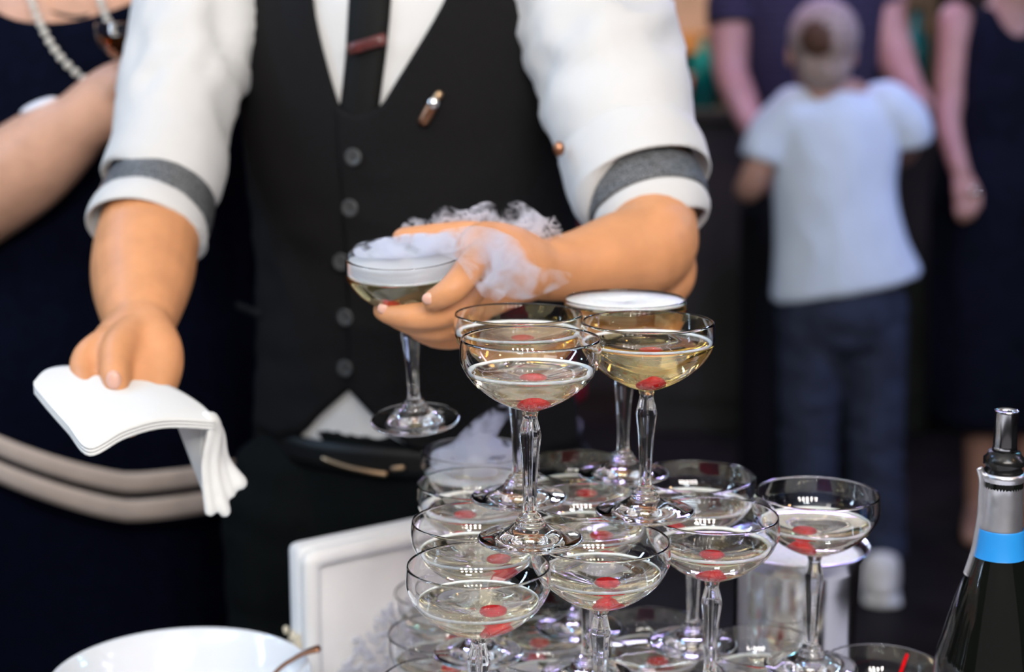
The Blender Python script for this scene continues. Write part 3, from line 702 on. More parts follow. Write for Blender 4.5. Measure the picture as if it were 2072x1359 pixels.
tube_cloth('sleeve', [(P(1105, -150, 1.69), .078), (P(1160, -50, 1.645), .080), (P(1215, 90, 1.58), .071), (P(1250, 220, 1.53), .069), (P(1278, 320, 1.50), .064), (P(1290, 350, 1.49), .060)], 'shirt', .0105, 15, (.9, 1, 1.5), 9)
# rolled cuffs and glitter bands
tube_cloth('rolled_cuff', [(P(311, 432, 1.536), .052), (P(304, 448, 1.528), .0570), (P(297, 464, 1.521), .0585), (P(294, 474, 1.517), .056), (P(293, 476, 1.516), .0500)], 'shirt', .0008, 20, (1, 1, 1), 2)
tube_cloth('arm_band', [(P(326, 392, 1.557), .0545), (P(317, 418, 1.545), .0568), (P(308, 442, 1.534), .0570)], 'glitter', 0, 1, (1, 1, 1), 2, step=3)
tube_cloth('rolled_cuff', [(P(1268, 290, 1.508), .066), (P(1282, 330, 1.495), .0685), (P(1294, 366, 1.482), .067), (P(1298, 378, 1.478), .066), (P(1301, 382, 1.476), .058)], 'shirt', .0018, 16, (1, 1, 1), 4)
tube_cloth('rolled_cuff', [(P(1312, 415, 1.463), .050), (P(1317, 432, 1.457), .0545), (P(1321, 446, 1.452), .0535), (P(1322, 450, 1.451), .048)], 'shirt', .001, 20, (1, 1, 1), 2)
tube_cloth('arm_band', [(P(1300, 372, 1.478), .0560), (P(1308, 402, 1.467), .0575), (P(1315, 426, 1.459), .0565)], 'glitter', 0, 1, (1, 1, 1), 2, step=3)
b = bmn(); p = P(291, 410, 1.4865); box(b, p, (.008, .004, .016), Matrix.Rotation(.35, 4, 'Y'), .001); mesh_obj('band_clasp', b, 'white_strap', wt)
b = bmn(); ball(b, P(1131, 301, 1.462), (.0055, .004, .007)); mesh_obj('cuff_button', b, 'copper', wt)
# trousers, belt, shoes
b = bmn()
limb(b, [(WC + V((0, 0, z)), (wsec(z)[0] - .0035, wsec(z)[1] - .0035)) for z in (.905, .84, .78, .72)], 28, 4, ref=(-sn, cs, 0), round_ends=(False, True))
for s, x in ((-1, -.215), (1, .0)):
    limb(b, [(V((x, 1.715, .80)), (.098, .112)), (V((x + s * .006, 1.712, .62)), (.092, .098)), (V((x + s * .01, 1.715, .45)), .078), (V((x + s * .015, 1.735, .25)), .068), (V((x + s * .02, 1.75, .06)), .062)], 20, 4, round_ends=(True, False))
tr = fuse('trousers', b, .007, 4, 'trouser', wt); wrinkle(tr, .004, 9, (1, 1, 2), 8)
bl = mesh_obj('belt', shell(wpt, -math.pi, math.pi * .999, 72, 3, lambda t: .893, lambda t: .862, .0005, .003), 'leather', wt)
def bpt(x, y): return front_at(x, y, .006)
b = bmn(); limb(b, [(bpt(655, 928), .0026), (bpt(700, 944), .0028), (bpt(745, 954), .0030), (bpt(778, 959), .0032)], 10, 4); bk = mesh_obj('belt_buckle', b, 'brass', bl)
b = bmn(); limb(b, [(bpt(796, 948), .0028), (bpt(814, 946), .0028)], 10, 3); mesh_obj('buckle_pin', b, 'brass', bl)
for s, x in ((-1, -.235), (1, .02)):
    b = bmn(); foot_shape(b, (x, 1.78, 0), (x + s * .02, 1.58, 0), .048); mesh_obj('shoe', b, 'leather', wt)

# ---- napkin in the waiter's hand
nk = thing('napkin', 'white linen napkin folded over the hand of the waiter', 'napkin', tuple(P(250, 800, 1.24)))
def napkin_slab(dz, grow):
    b = bmn()
    back = [P(68, 772, 1.245), P(96, 746, 1.285), P(150, 739, 1.30), P(245, 752, 1.295), P(335, 776, 1.28), P(400, 812, 1.262), P(436, 846, 1.245)]
    frnt = [P(68, 779, 1.240), P(95, 812, 1.215), P(135, 857, 1.185), P(180, 904, 1.150), P(255, 868, 1.175), P(335, 848, 1.205), P(437, 852, 1.235)]
    n = 40
    def samp(L, t):
        t *= len(L) - 1; i = min(int(t), len(L) - 2); f = t - i
        return crom(L[max(i - 1, 0)], L[i], L[i + 1], L[min(i + 2, len(L) - 1)], f)
    lay = []
    for k in (0, 1):
        rows = []
        for i in range(n + 1):
            a, c = samp(back, i / n), samp(frnt, i / n)
            rows.append([b.verts.new(a.lerp(c, j / 12) + V((0, 0, dz - k * .0020 + .004 * math.sin(j / 12 * math.pi) * math.sin(i / n * math.pi)))) for j in range(13)])
        lay.append(rows)
    for k in (0, 1):
        for i in range(n):
            for j in range(12):
                r = lay[k]; b.faces.new((r[i][j], r[i + 1][j], r[i + 1][j + 1], r[i][j + 1]))
    for i in range(n):
        for j in (0, 12): b.faces.new((lay[0][i][j], lay[0][i + 1][j], lay[1][i + 1][j], lay[1][i][j]))
    for j in range(12):
        for i in (0, n): b.faces.new((lay[0][i][j], lay[0][i][j + 1], lay[1][i][j + 1], lay[1][i][j]))
    bmesh.ops.remove_doubles(b, verts=b.verts, dist=.0002)
    return b
for k in range(3): mesh_obj('fold', napkin_slab(-.0026 * k, 0), 'napkin', nk)
b = bmn()
limb(b, [(P(425, 842, 1.245), (.004, .010)), (P(432, 862, 1.24), (.004, .0085)), (P(418, 940, 1.243), (.0038, .0075)), (P(426, 1032, 1.243), (.005, .0062))], 14, 6, ref=(0, 1, 0))
limb(b, [(P(428, 842, 1.25), (.004, .010)), (P(440, 870, 1.247), (.004, .008)), (P(438, 945, 1.25), (.004, .0078)), (P(455, 1034, 1.25), (.005, .0065))], 14, 6, ref=(0, 1, 0))
limb(b, [(P(430, 848, 1.258), (.004, .010)), (P(446, 880, 1.26), (.004, .008)), (P(456, 930, 1.262), (.004, .007)), (P(486, 976, 1.263), (.006, .0085))], 14, 6, ref=(0, 1, 0))
limb(b, [(P(430, 850, 1.252), (.004, .008)), (P(440, 900, 1.255), (.004, .008)), (P(452, 950, 1.256), (.004, .007)), (P(466, 996, 1.256), (.005, .006))], 14, 6, ref=(0, 1, 0))
fuse('hanging_end', b, .0018, 3, 'napkin', nk)
b = bmn(); g = []
for k in (0, 1):
    g.append([[b.verts.new(P(352 + (415 - 352) * t + (432 - 352 - (415 - 352) * t) * s * (1 - .75 * t), 845 + 165 * t, 1.275 - .025 * s + k * .002)) for s in (0, .33, .66, 1)] for t in [i / 10 for i in range(11)]])
for k in (0, 1):
    for i in range(10):
        for j in range(3): b.faces.new((g[k][i][j], g[k][i + 1][j], g[k][i + 1][j + 1], g[k][i][j + 1]))
for i in range(10):
    for j in (0, 3): b.faces.new((g[0][i][j], g[0][i + 1][j], g[1][i + 1][j], g[1][i][j]))
for j in range(3):
    for i in (0, 10): b.faces.new((g[0][i][j], g[0][i][j + 1], g[1][i][j + 1], g[1][i][j]))
mesh_obj('inner_fold', b, 'napkin', nk)

# ---- woman on the left
wl = thing('person', 'person in navy dress with pearl necklace and two cream hem stripes', 'person', (-.57, 2.12, 0))
LX, LY = -.565, 2.10
LS = [(.10, .17, .14), (.50, .21, .16), (.74, .245, .185), (.84, .262, .200), (.92, .258, .198), (1.00, .232, .178), (1.10, .210, .165), (1.20, .215, .168), (1.28, .205, .150), (1.345, .180, .118), (1.385, .150, .090), (1.40, .11, .075)]
b = bmn()
q = head(b, V((LX - .02, LY - .02, 1.60)), .95, .2, .1)
limb(b, [(V((LX, LY, 1.36)), .058), (V((LX - .01, LY - .005, 1.50)), .050)], 16, 4)
limb(b, [(V((LX, LY, z)), (rx - .010, ry - .010)) for z, rx, ry in LS[2:]], 24, 3, ref=(0, 1, 0), round_ends=(False, True))
limb(b, [(V((LX - .185, LY, 1.335)), .058), (V((LX - .265, LY - .05, 1.22)), .056), (V((LX - .30, LY - .16, 1.12)), .055)], 16, 5)        # arm toward the camera
limb(b, [(P(-125, 455, 1.92), .058), (P(-50, 400, 1.90), .061), (P(40, 345, 1.875), .057), (P(110, 290, 1.86), .049), (P(168, 245, 1.85), (.040, .036))], 18, 5)
limb(b, [(V((LX - .30, LY - .16, 1.12)), .055), (P(-125, 455, 1.92), .058)], 16, 3)
limb(b, [(P(165, 246, 1.85), .037), (P(205, 218, 1.845), (.034, .040)), (P(250, 195, 1.84), (.030, .042)), (P(285, 190, 1.84), (.024, .038))], 16, 4)
for k in range(4):
    limb(b, [(P(262, 160 + k * 26, 1.83), .0115), (P(296, 158 + k * 25, 1.81), .0108), (P(303, 166 + k * 25, 1.785), .0098), (P(285, 172 + k * 24, 1.78), .0085)], 10, 4)
limb(b, [(P(235, 190, 1.82), .015), (P(258, 160, 1.80), .012), (P(285, 140, 1.79), .0095)], 10, 4)
limb(b, [(V((LX + .185, LY, 1.335)), .056), (V((LX + .27, LY + .06, 1.2)), .050), (V((LX + .31, LY + .07, 1.08)), .043), (V((LX + .315, LY + .03, .9)), .034), (V((LX + .315, LY, .84)), .028)], 16, 5)
for k in range(4): limb(b, [(V((LX + .30 + k * .013, LY - .02, .83)), .011), (V((LX + .30 + k * .013, LY - .035, .79)), .009), (V((LX + .30 + k * .012, LY - .035, .76)), .008)], 8, 3)
for s in (-1, 1): limb(b, [(V((LX + s * .10, LY, .80)), .095), (V((LX + s * .10, LY, .48)), .065), (V((LX + s * .10, LY + .01, .28)), .058), (V((LX + s * .10, LY + .02, .07)), .038)], 14, 4)
fuse('body', b, .006, 3, 'skin_pale', wl); eyes(q, .95, wl); hair_cap(q, .95, wl, 'hair_dark', .10)
def lsec(z):
    for i in range(len(LS) - 1):
        if z <= LS[i + 1][0]:
            a, b_, c_, d_ = LS[max(i - 1, 0)], LS[i], LS[i + 1], LS[min(i + 2, len(LS) - 1)]
            t = (z - b_[0]) / (c_[0] - b_[0]); return crom(a[1], b_[1], c_[1], d_[1], t), crom(a[2], b_[2], c_[2], d_[2], t)
    return LS[-1][1:]
def lpt(th, z, off=0):
    rx, ry = lsec(max(z, .101)); return V((LX + (rx + off) * math.sin(th), LY - (ry + off) * math.cos(th), z))
def stripe_rise(t): return .045 * min(1.7, max(0, (.34 - t) / .54)) ** 1.2 if t > -1.6 else max(0, .085 * (1 - (-1.6 - t) / 1.4))
nav = mesh_obj('tunic', shell(lpt, -math.pi, math.pi * .999, 80, 40, lambda t: 1.385 - .058 * math.exp(-(t / .75) ** 2), lambda t: .700 + stripe_rise(t), .002, .004), 'navy', wl)
wrinkle(nav, .004, 7, (1, 1, .4), 2)
for z0, z1 in ((.749, .776), (.711, .739)):
    mesh_obj('hem_stripe', shell(lpt, -math.pi, math.pi * .999, 80, 3, lambda t: z1 + stripe_rise(t), lambda t: z0 + stripe_rise(t), .0095, .003), 'cream', wl)['label'] = 'cream stripe near the hem'
mesh_obj('skirt', shell(lpt, -math.pi, math.pi * .999, 64, 16, lambda t: .80, lambda t: .16, -.012, .004), 'navy', wl)
for s in (-1, 1):
    b = bmn(); limb(b, [(V((LX + s * .17, LY, 1.345)), .066), (V((LX + s * .205, LY, 1.31)), .066), (V((LX + s * .232, LY - .01, 1.27)), .063)], 18, 4); mesh_obj('cap_sleeve', b, 'navy', wl)
    b = bmn(); foot_shape(b, (LX + s * .1, LY + .06, 0), (LX + s * .12, LY - .16, 0), .042); mesh_obj('shoe', b, 'leather', wl)
nc = None
pe = bmn(); ball(pe, (0, 0, 0), .0052, seg=12); po = mesh_obj('pearl', pe, 'pearl'); pme = po.data; bpy.data.objects.remove(po)
def strand(pts, name):
    L = [lp for lp in pts]; path = []
    for i in range(len(L) - 1):
        for s in range(40): path.append(crom(L[max(i - 1, 0)], L[i], L[i + 1], L[min(i + 2, len(L) - 1)], s / 40))
    b = bmn(); limb(b, [(p, .0009) for p in path[::8]], 6, 2); st = mesh_obj(name, b, 'cord', wl)
    last = path[0]
    for p in path:
        if (p - last).length >= .0125:
            o = bpy.data.objects.new('pearl', pme); C.objects.link(o); o.parent = st; o.location = p; last = p
    return st
strand([P(35, -120, 2.04), P(52, -40, 1.99), P(78, 40, 1.955), P(118, 110, 1.935), P(175, 164, 1.925), P(214, 176, 1.92), P(246, 132, 1.925), P(224, 60, 1.95), P(200, -10, 1.98), P(178, -100, 2.04)], 'pearl_necklace')
b = bmn(); limb(b, [(P(20, -60, 2.05), .003), (P(75, 8, 2.005), .003), (P(135, 33, 1.99), .003), (P(190, 25, 2.0), .003), (P(225, -40, 2.05), .003)], 8, 6); mesh_obj('cord_necklace', b, 'cord', wl)
b = bmn(); ball(b, P(78, 214, 1.845), (.024, .012, .006), Matrix.Rotation(-.38, 3, 'Y').to_quaternion(), 16); mesh_obj('wrist_band', b, 'white_strap', wl)
# her glass
gl = thing('coupe_glass', 'coupe of amber wine raised by the woman in navy', 'glass', tuple(P(285, 262, 1.80)))
g0 = P(290, 262, 1.80); g0 = V((g0.x, g0.y, P(290, 45, 1.80).z - .1437))
gl.location = g0; gl.matrix_world = Matrix.Translation(g0)
PROTO = glass_parts()
for o in PROTO: link(o.name.split('.')[0], o.data, gl)
for o in PROTO: bpy.data.objects.remove(o)
link('wine', liquid_mesh(.128, 'amber'), gl)

# ---- boy seen from behind
by_ = thing('person', 'boy seen from behind in pale blue tee and dark jeans', 'person', (.72, 3.62, 0))
D = 3.62
b = bmn()
bc = P(1661, 96, D)
q = head(b, bc + V((0, -.005, -.01)), .94, math.pi, -.12)
limb(b, [(P(1668, 195, D - .01), .050), (P(1665, 140, D - .01), .047)], 14, 3)
limb(b, [(P(1690, 540, D), (.11, .08)), (P(1688, 480, D), (.122, .088)), (P(1690, 330, D), (.122, .085)), (P(1694, 240, D), (.130, .075)), (P(1694, 205, D), (.085, .055))], 20, 4, ref=(0, 1, 0))
limb(b, [(P(1585, 232, D), .042), (P(1550, 310, D - .01), .037), (P(1520, 372, D + .0), .034), (P(1512, 385, D + .06), .030), (P(1530, 380, D + .16), .024), (P(1545, 375, D + .2), .022)], 14, 4)
limb(b, [(P(1805, 225, D), .042), (P(1832, 270, D + .02), .037), (P(1825, 310, D + .10), .032), (P(1800, 320, D + .2), .024)], 14, 4)
for k in range(4):
    limb(b, [(P(1545 + k * 7, 372 + k * 4, D + .20), .009), (P(1556 + k * 7, 372 + k * 4, D + .25), .008)], 8, 2)
    limb(b, [(P(1800 - k * 7, 318 + k * 4, D + .2), .009), (P(1792 - k * 7, 318 + k * 4, D + .25), .008)], 8, 2)
for x0, x1, x2 in ((1635, 1640, 1645), (1765, 1775, 1790)):
    limb(b, [(P(x0, 690, D), .056), (P(x1, 850, D), .050), (P(x2, 1130, D), .036)], 14, 4)
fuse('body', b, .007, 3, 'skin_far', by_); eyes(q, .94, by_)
b = bmn(); ball(b, q(0, .020, .040), (.0785, .0935, .0815), seg=28); ball(b, q(0, .055, -.02), (.060, .045, .06))
hb = fuse('hair', b, .006, 3, 'hair_boy', by_); wrinkle(hb, .0012, 200)
b = bmn(); ball(b, P(1664, 76, D - .083), (.050, .040, .048), seg=20); cr = fuse('crown_hair', b, .005, 2, 'hair_crown', hb); wrinkle(cr, .0015, 150)
b = bmn()
limb(b, [(P(1712, 578, D), (.172, .110)), (P(1700, 500, D), (.150, .105)), (P(1690, 400, D), (.138, .100)), (P(1690, 310, D), (.142, .098)), (P(1696, 235, D), (.140, .088)), (P(1696, 205, D), (.100, .068)), (P(1696, 188, D), (.064, .058))], 28, 5, ref=(0, 1, 0), round_ends=(False, False))
limb(b, [(P(1610, 235, D), .066), (P(1568, 270, D), .058), (P(1545, 325, D - .005), .052)], 16, 4, round_ends=(True, False))
limb(b, [(P(1790, 225, D), .066), (P(1828, 250, D + .005), .058), (P(1835, 285, D + .015), .053)], 16, 4, round_ends=(True, False))
ts = fuse('t_shirt', b, .006, 3, 'tee', by_); wrinkle(ts, .006, 8, (1, 1, .5), 4)
b = bmn()
limb(b, [(P(1705, 560, D), (.135, .098)), (P(1703, 640, D), (.140, .105))], 24, 3, ref=(0, 1, 0), round_ends=(False, True))
for xs in ((1642, 1640, 1637, 1642), (1765, 1768, 1770, 1782)):
    limb(b, [(P(xs[0], 620, D), .078), (P(xs[1], 760, D), .072), (P(xs[2], 900, D), .064), (P(xs[3], 1125, D), .058)], 18, 5, round_ends=(True, False))
jn = fuse('jeans', b, .007, 3, 'jeans', by_); wrinkle(jn, .005, 10, (1, 1, 2), 6)
gz = lambda x, d: V((P(x, 1100, d).x, d, 0))
for x, s in ((1645, -1), (1788, 1)):
    f0 = gz(x, D - .06)
    b = bmn(); foot_shape(b, f0 + V((0, 0, .012)), f0 + V((s * .03, .18, .012)), .042); limb(b, [(f0 + V((0, .02, .05)), .046), (f0 + V((0, .02, .095)), .045)], 14, 3)
    shoe = fuse('shoe', b, .006, 3, 'sneaker', by_)
    b = bmn(); limb(b, [(f0 + V((0, -.012, .011)), (.044, .011)), (f0 + V((s * .015, .09, .011)), (.046, .011)), (f0 + V((s * .03, .19, .011)), (.043, .011))], 14, 3); mesh_obj('sole', b, 'napkin', shoe)

# ---- man in a striped tee behind the boy
mn = thing('person', 'man in navy tee with thin pale stripes standing behind the boy', 'person', (.80, 4.3, 0))
D = 4.28; MX = P(1640, 300, D).x
b = bmn()
q = head(b, V((MX, D - .03, 1.72)), 1.0, .1, .35)
limb(b, [(V((MX, D, 1.50)), .062), (V((MX, D - .02, 1.64)), .056)], 14, 3)
limb(b, [(V((MX, D, .80)), (.165, .115)), (V((MX, D, 1.0)), (.155, .11)), (V((MX, D, 1.25)), (.175, .115)), (V((MX, D, 1.42)), (.185, .10)), (V((MX, D, 1.49)), (.12, .07))], 22, 4, ref=(0, 1, 0))
limb(b, [(V((MX - .19, D, 1.44)), .058), (P(1478, 40, D - .02), .054), (P(1478, 140, D - .05), .047), (P(1500, 200, D - .12), .043), (P(1520, 250, D - .28), .034), (P(1532, 268, D - .38), .032)], 16, 5)
limb(b, [(V((MX + .19, D, 1.44)), .058), (P(1792, 40, D - .02), .054), (P(1815, 120, D - .06), .048), (P(1838, 180, D - .16), .042), (P(1862, 212, D - .34), .034), (P(1858, 218, D - .42), .034)], 16, 5)
for k in range(4):
    limb(b, [(P(1528 + k * 5, 255 + k * 9, D - .38), .011), (P(1540 + k * 4, 265 + k * 9, D - .44), .010), (P(1552 + k * 4, 275 + k * 9, D - .46), .009)], 8, 3)
    limb(b, [(P(1862 - k * 5, 200 + k * 9, D - .42), .011), (P(1862 - k * 5, 205 + k * 9, D - .50), .010), (P(1852 - k * 6, 212 + k * 9, D - .55), .009)], 8, 3)
for s in (-1, 1): limb(b, [(V((MX + s * .09, D, .84)), .085), (V((MX + s * .1, D, .48)), .06), (V((MX + s * .1, D + .02, .07)), .04)], 14, 4)
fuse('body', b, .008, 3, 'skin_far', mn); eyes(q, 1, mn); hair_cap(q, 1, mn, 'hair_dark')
b = bmn()
limb(b, [(V((MX, D, .92)), (.185, .135)), (V((MX, D, 1.1)), (.172, .128)), (V((MX, D, 1.28)), (.188, .132)), (V((MX, D, 1.43)), (.198, .115)), (V((MX, D, 1.5)), (.13, .085)), (V((MX, D, 1.53)), (.075, .07))], 28, 5, ref=(0, 1, 0), round_ends=(False, False))
limb(b, [(V((MX - .16, D, 1.44)), .075), (P(1482, 0, D - .01), .068), (P(1480, 52, D - .025), .064)], 16, 4, round_ends=(True, False))
limb(b, [(V((MX + .16, D, 1.44)), .075), (P(1782, 0, D - .01), .064), (P(1788, 20, D - .02), .062)], 16, 4, round_ends=(True, False))
ms = fuse('t_shirt', b, .008, 3, 'striped', mn)
b = bmn(); limb(b, [(V((MX, D, .95)), (.168, .118)), (V((MX, D, .84)), (.175, .125))], 22, 3, ref=(0, 1, 0), round_ends=(False, True))
for s in (-1, 1): limb(b, [(V((MX + s * .09, D, .86)), .098), (V((MX + s * .1, D, .48)), .08), (V((MX + s * .1, D + .02, .05)), .07)], 18, 4, round_ends=(True, False))
fuse('trousers', b, .01, 3, 'black_cloth', mn)
for s in (-1, 1):
    b = bmn(); foot_shape(b, (MX + s * .1, D + .06, 0), (MX + s * .12, D - .18, 0), .048); mesh_obj('shoe', b, 'leather', mn)

# ---- woman at the right edge
wr = thing('person', 'woman in midnight dress at the right edge, bare arm hanging down', 'person', (1.3, 4.15, 0))
D = 4.18; RX = P(2035, 300, D).x
b = bmn()
q = head(b, V((RX, D, 1.60)), .95, -.3, .1)
limb(b, [(V((RX, D, 1.36)), .054), (V((RX, D, 1.53)), .048)], 14, 3)
RS = [(.30, .16, .13), (.70, .175, .14), (.92, .180, .145), (1.06, .150, .122), (1.2, .155, .125), (1.3, .150, .11), (1.36, .125, .085), (1.41, .08, .06)]
limb(b, [(V((RX, D, z)), (rx - .012, ry - .012)) for z, rx, ry in RS[1:]], 22, 3, ref=(0, 1, 0))
limb(b, [(V((RX - .15, D, 1.37)), .046), (P(1932, 60, D - .02), .042), (P(1922, 190, D - .05), .038), (P(1918, 250, D - .09), .034), (P(1935, 320, D - .15), .027), (P(1945, 350, D - .17), .025)], 16, 5)
limb(b, [(P(1945, 350, D - .17), (.025, .017)), (P(1950, 385, D - .18), (.036, .016)), (P(1955, 405, D - .185), (.034, .014))], 14, 3)
for k in range(4): limb(b, [(P(1938 + k * 12, 402, D - .185), .0105), (P(1938 + k * 11, 428, D - .20), .0095), (P(1940 + k * 9, 446 - abs(k - 1) * 4, D - .19), .008)], 8, 3)
limb(b, [(P(1962, 362, D - .18), .013), (P(1978, 392, D - .19), .011), (P(1980, 415, D - .2), .009)], 8, 3)
limb(b, [(V((RX + .15, D, 1.37)), .046), (V((RX + .2, D, 1.2)), .04), (V((RX + .2, D - .1, 1.02)), .03), (V((RX + .15, D - .25, 1.05)), .026)], 14, 4)
for k in range(4): limb(b, [(V((RX + .14, D - .26, 1.03 + k * .012)), .01), (V((RX + .09, D - .29, 1.03 + k * .012)), .008)], 8, 3)
FT = [(P(1985, 930, D), P(1918, 1030, D - .05)), (P(2085, 940, D), P(2062, 1030, D - .05))]
for s, (a_, t_) in zip((-1, 1), FT):
    limb(b, [(V((RX + s * .075, D, .8)), .08), (V((a_.x, D, .45)), .055), (V((a_.x, D, .28)), .05), (V((a_.x, D, .07)), .034)], 14, 4)
    foot_shape(b, V((a_.x, D + .03, 0)), V((a_.x - .055, D - .17, 0)), .036)
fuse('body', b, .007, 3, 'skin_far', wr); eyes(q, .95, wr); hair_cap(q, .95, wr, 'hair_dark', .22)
def rpt(th, z, off=0):
    for i in range(len(RS) - 1):
        if z <= RS[i + 1][0] or i == len(RS) - 2:
            t = (z - RS[i][0]) / (RS[i + 1][0] - RS[i][0]); rx = RS[i][1] + (RS[i + 1][1] - RS[i][1]) * t; ry = RS[i][2] + (RS[i + 1][2] - RS[i][2]) * t
            return V((RX + (rx + off) * math.sin(th), D - (ry + off) * math.cos(th), z))
dr = mesh_obj('dress', shell(rpt, -math.pi, math.pi * .999, 72, 40, lambda t: 1.40 - .075 * math.exp(-((t + .1) / .45) ** 2), lambda t: .30, .002, .004), 'dark_dress', wr); wrinkle(dr, .006, 8, (1, 1, .35), 7)
b = bmn(); limb(b, [(P(1966, 386, D - .205), .009), (P(1974, 386, D - .207), .009)], 12, 3); mesh_obj('ring', b, 'chrome', wr)

# ---------------------------------------------------------------- covered chair behind the glasses
d0 = 1.405; c0 = P(612, 1112, d0); zt = c0.z
c1 = P(840, 1070, 1.478); ux = (V((c1.x, c1.y, 0)) - V((c0.x, c0.y, 0))).normalized(); nx = V((ux.y, -ux.x, 0))      # nx faces the table
chr_ = thing('chair', 'white covered chair back with silver beads behind the left of the glasses', 'chair', (c0.x + ux.x * .12, c0.y + ux.y * .12, 0))
CW = .235
def cp(u, z, n_=0): return V((c0.x, c0.y, 0)) + ux * u + nx * n_ + V((0, 0, z))
R3 = Matrix(((ux.x, nx.x, 0, 0), (ux.y, nx.y, 0, 0), (0, 0, 1, 0), (0, 0, 0, 1)))
b = bmn(); box(b, cp(CW / 2, zt - .24, -.018), (CW, .030, .48), R3, .008); mesh_obj('backrest', b, 'cover', chr_)
b = bmn(); limb(b, [(cp(.007, zt - .46, 0), .009), (cp(.008, zt - .2, 0), .009), (cp(.008, zt - .03, 0), .009), (cp(.011, zt - .013, 0), .010), (cp(.028, zt - .010, 0), .009), (cp(.10, zt - .010, 0), .009), (cp(CW - .028, zt - .010, 0), .009), (cp(CW - .009, zt - .013, 0), .009), (cp(CW - .007, zt - .03, 0), .009), (cp(CW - .006, zt - .2, 0), .009), (cp(CW - .006, zt - .46, 0), .009)], 14, 8, ref=tuple(nx)); mesh_obj('padded_border', b, 'cover', chr_)
b = bmn(); box(b, cp(CW / 2, .42, .17), (CW + .04, .36, .06), R3, .015); mesh_obj('seat', b, 'cover', chr_)
for u in (.0, CW):
    for n_ in (-.0, .32):
        b = bmn(); limb(b, [(cp(u, 0, n_), .011), (cp(u, .40, n_), .013)], 10, 2, round_ends=(False, False)); mesh_obj('leg', b, 'black_cloth', chr_)
rnd = random.Random(5)
b = bmn()
def on_back(px, py):                                       # where a sight line meets the front of the backrest
    a, e = P(px, py, 1), P(px, py, 2); t = (V((c0.x, c0.y, 0)) - V((a.x, a.y, 0))).dot(nx) / (e - a).dot(nx); g = a + (e - a) * t
    return (g - V((c0.x, c0.y, 0))).dot(ux), g.z
cu, cz = on_back(835, 1385); rad = .094                    # round beaded ornament on the back
for _ in range(620):
    r = rad * math.sqrt(rnd.uniform(.18, 1)); a = rnd.uniform(0, 6.283); u = cu + r * math.cos(a); z = cz + r * math.sin(a)
    if u < .020 or u > CW - .018: continue
    bmesh.ops.create_icosphere(b, subdivisions=1, radius=rnd.uniform(.0018, .0034), matrix=Matrix.Translation(cp(u, z, .0005 + rnd.uniform(0, .004))))
sq = mesh_obj('bead_ornament', b, 'bead', chr_, False); sq['kind'] = 'stuff'; sq['label'] = 'round ornament of silver beads'
b = bmn()
for _ in range(160):
    z = zt - rnd.uniform(.085, .22); k = min(1, (zt - .085 - z) / .05)
    bmesh.ops.create_icosphere(b, subdivisions=1, radius=rnd.uniform(.002, .0035), matrix=Matrix.Translation(cp(-.002 - rnd.uniform(0, .010) * k, z, -.02 + rnd.uniform(-.014, .016))))
sq = mesh_obj('bead_fringe', b, 'bead_cream', chr_, False); sq['kind'] = 'stuff'; sq['label'] = 'cream beads along the left edge'

# ---------------------------------------------------------------- bottle
bo = P(2022, 1100, 1.125); bo = V((bo.x, bo.y, TZ))
bt = thing('bottle', 'dark sparkling wine bottle with silver and blue foil and a metal pourer', 'bottle', tuple(bo))
hz = lambda y: P(2022, y, 1.125).z - TZ
b = bmn(); lathe(b, smooth_prof([(.0, .006), (.025, .002), (.040, .0), (.0435, .006), (.0440, .06), (.0440, .118), (.0425, hz(1345)), (.0385, hz(1300)), (.0315, hz(1230)), (.0245, hz(1170)), (.0185, hz(1120)), (.0160, hz(1080)), (.0148, hz(1000)), (.0140, hz(965)), (0.006, hz(963))], 3), 48, bo); mesh_obj('body', b, 'bottle', bt)
b = bmn(); lathe(b, [(.0166, hz(1085)), (.0158, hz(1060)), (.0150, hz(1000)), (.0146, hz(968)), (.0155, hz(964)), (.0153, hz(955)), (.0125, hz(953)), (.011, hz(955))], 40, bo); fo = mesh_obj('neck_foil', b, 'foil', bt)
b = bmn(); lathe(b, smooth_prof([(.0196, hz(1122)), (.0192, hz(1118)), (.0180, hz(1098)), (.0172, hz(1070)), (.0168, hz(1066))], 3), 40, bo); mesh_obj('foil_band', b, 'blue_foil', bt)['label'] = 'bright blue foil band'
b = bmn(); lathe(b, [(.0, hz(960)), (.0135, hz(966)), (.0140, hz(950)), (.0122, hz(944)), (.0148, hz(938)), (.0150, hz(926)), (.0125, hz(920)), (.0115, hz(912)), (0, hz(912))], 32, bo); mesh_obj('stopper_collar', b, 'rubber', bt)
b = bmn(); lathe(b, [(.006, hz(918)), (.0092, hz(914)), (.0086, hz(900)), (.0082, hz(835)), (.0088, hz(830)), (.0078, hz(829)), (.0072, hz(836)), (.0072, hz(912))], 32, bo); mesh_obj('pourer_tube', b, 'steel', bt)
b = bmn(); pr = [(.0190, 945), (.0165, 968), (.0162, 1000), (.0165, 1040), (.0182, 1080), (.0200, 1110), (.0245, 1150), (.0255, 1156)]
limb(b, [(bo + V((-r * .98, -r * .2, hz(y))), (.0012, .003)) for r, y in pr], 8, 4); mesh_obj('torn_foil_strip', b, 'foil', bt)

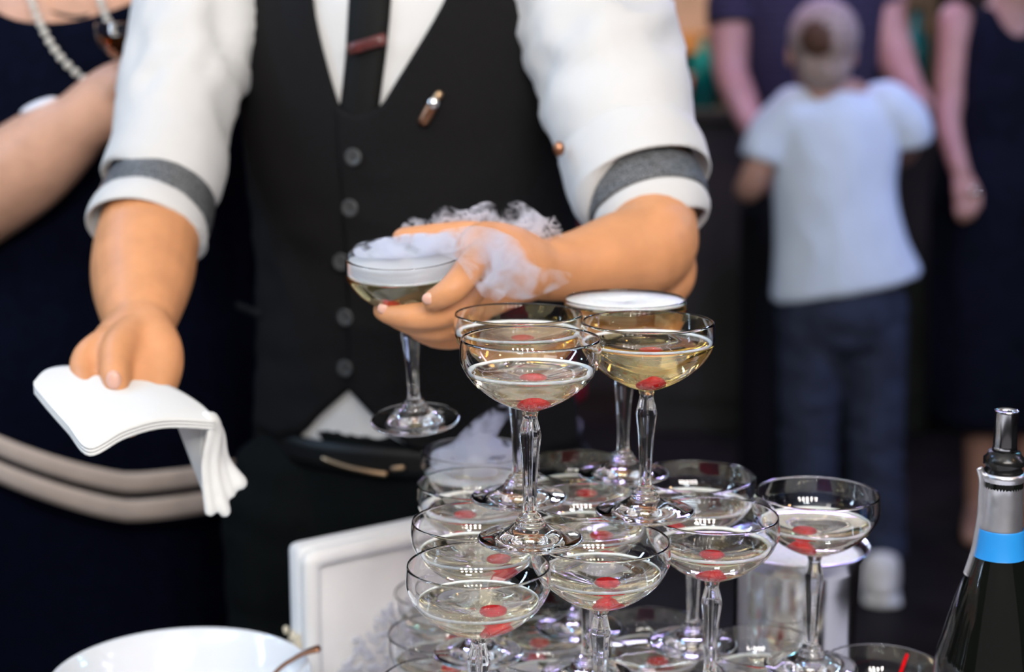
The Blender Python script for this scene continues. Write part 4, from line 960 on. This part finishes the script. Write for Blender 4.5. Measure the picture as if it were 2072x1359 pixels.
# ---------------------------------------------------------------- ice bucket
bk_ = P(1612, 1102, 1.322); bz = bk_.z - TZ; bb = V((bk_.x, bk_.y, TZ))
ib = thing('ice_bucket', 'polished steel ice bucket of white dry ice behind the right glasses', 'bucket', tuple(bb))
b = bmn(); lathe(b, smooth_prof([(0, .001), (.045, .001), (.050, .004), (.0525, .05), (.0545, bz - .03), (.0555, bz - .012)], 3) + [(.060, bz - .004), (.0632, bz), (.0640, bz + .0012), (.0625, bz + .002), (.059, bz - .002), (.0535, bz - .012), (.052, bz - .05), (.05, .006), (0, .005)], 56, bb); mesh_obj('body', b, 'steel', ib)
b = bmn(); pts = []
lathe(b, [(0, bz - .030), (.0530, bz - .030), (.0545, bz - .008), (.050, bz - .004), (.03, bz - .001), (0, bz)], 48, bb)
for v in b.verts:
    if v.co.z > TZ + bz - .009: v.co.z += .003 * noise.noise(v.co * 60)
tag(mesh_obj('dry_ice', b, 'foam'), 'white frosty dry ice filling the steel bucket', 'ice', kind='stuff')

# ---------------------------------------------------------------- white bowl at the lower left, spoon
ro = P(366, 1364, 1.262); rz_ = ro.z - TZ; rb = V((ro.x, ro.y, TZ))
wb_ = thing('bowl', 'white china bowl at the lower left corner of the table', 'bowl', tuple(rb))
b = bmn(); lathe(b, smooth_prof([(0, .003), (.045, .002), (.048, 0), (.052, .004), (.075, .02), (.098, rz_ - .02), (.1085, rz_ - .001)], 3) + [(.1095, rz_ + .0004), (.1085, rz_ + .001)] + smooth_prof([(.1065, rz_ - .002), (.095, rz_ - .020), (.072, .025), (.045, .009), (0, .008)], 3), 64, rb); mesh_obj('body', b, 'china', wb_)
b = bmn(); lathe(b, [(.044, -.0), (.048, -.0), (.049, .004), (.044, .004), (.044, -.0)], 40, rb); mesh_obj('foot_ring', b, 'china', wb_)
sp = thing('spoon', 'copper coloured spoon resting on the rim of the white bowl', 'spoon', tuple(rb + V((.1, 0, rz_))))
b = bmn(); limb(b, [(rb + V((.025, .020, .02)), (.003, .0015)), (rb + V((.070, .026, rz_ - .016)), (.003, .0018)), (rb + V((.094, .030, rz_ + .0035)), (.0035, .002)), (rb + V((.112, .033, rz_ + .010)), (.006, .003))], 10, 5); mesh_obj('handle', b, 'copper', sp)
b = bmn(); ball(b, rb + V((.010, .018, .0155)), (.02, .013, .006)); mesh_obj('spoon_bowl', b, 'copper', sp)
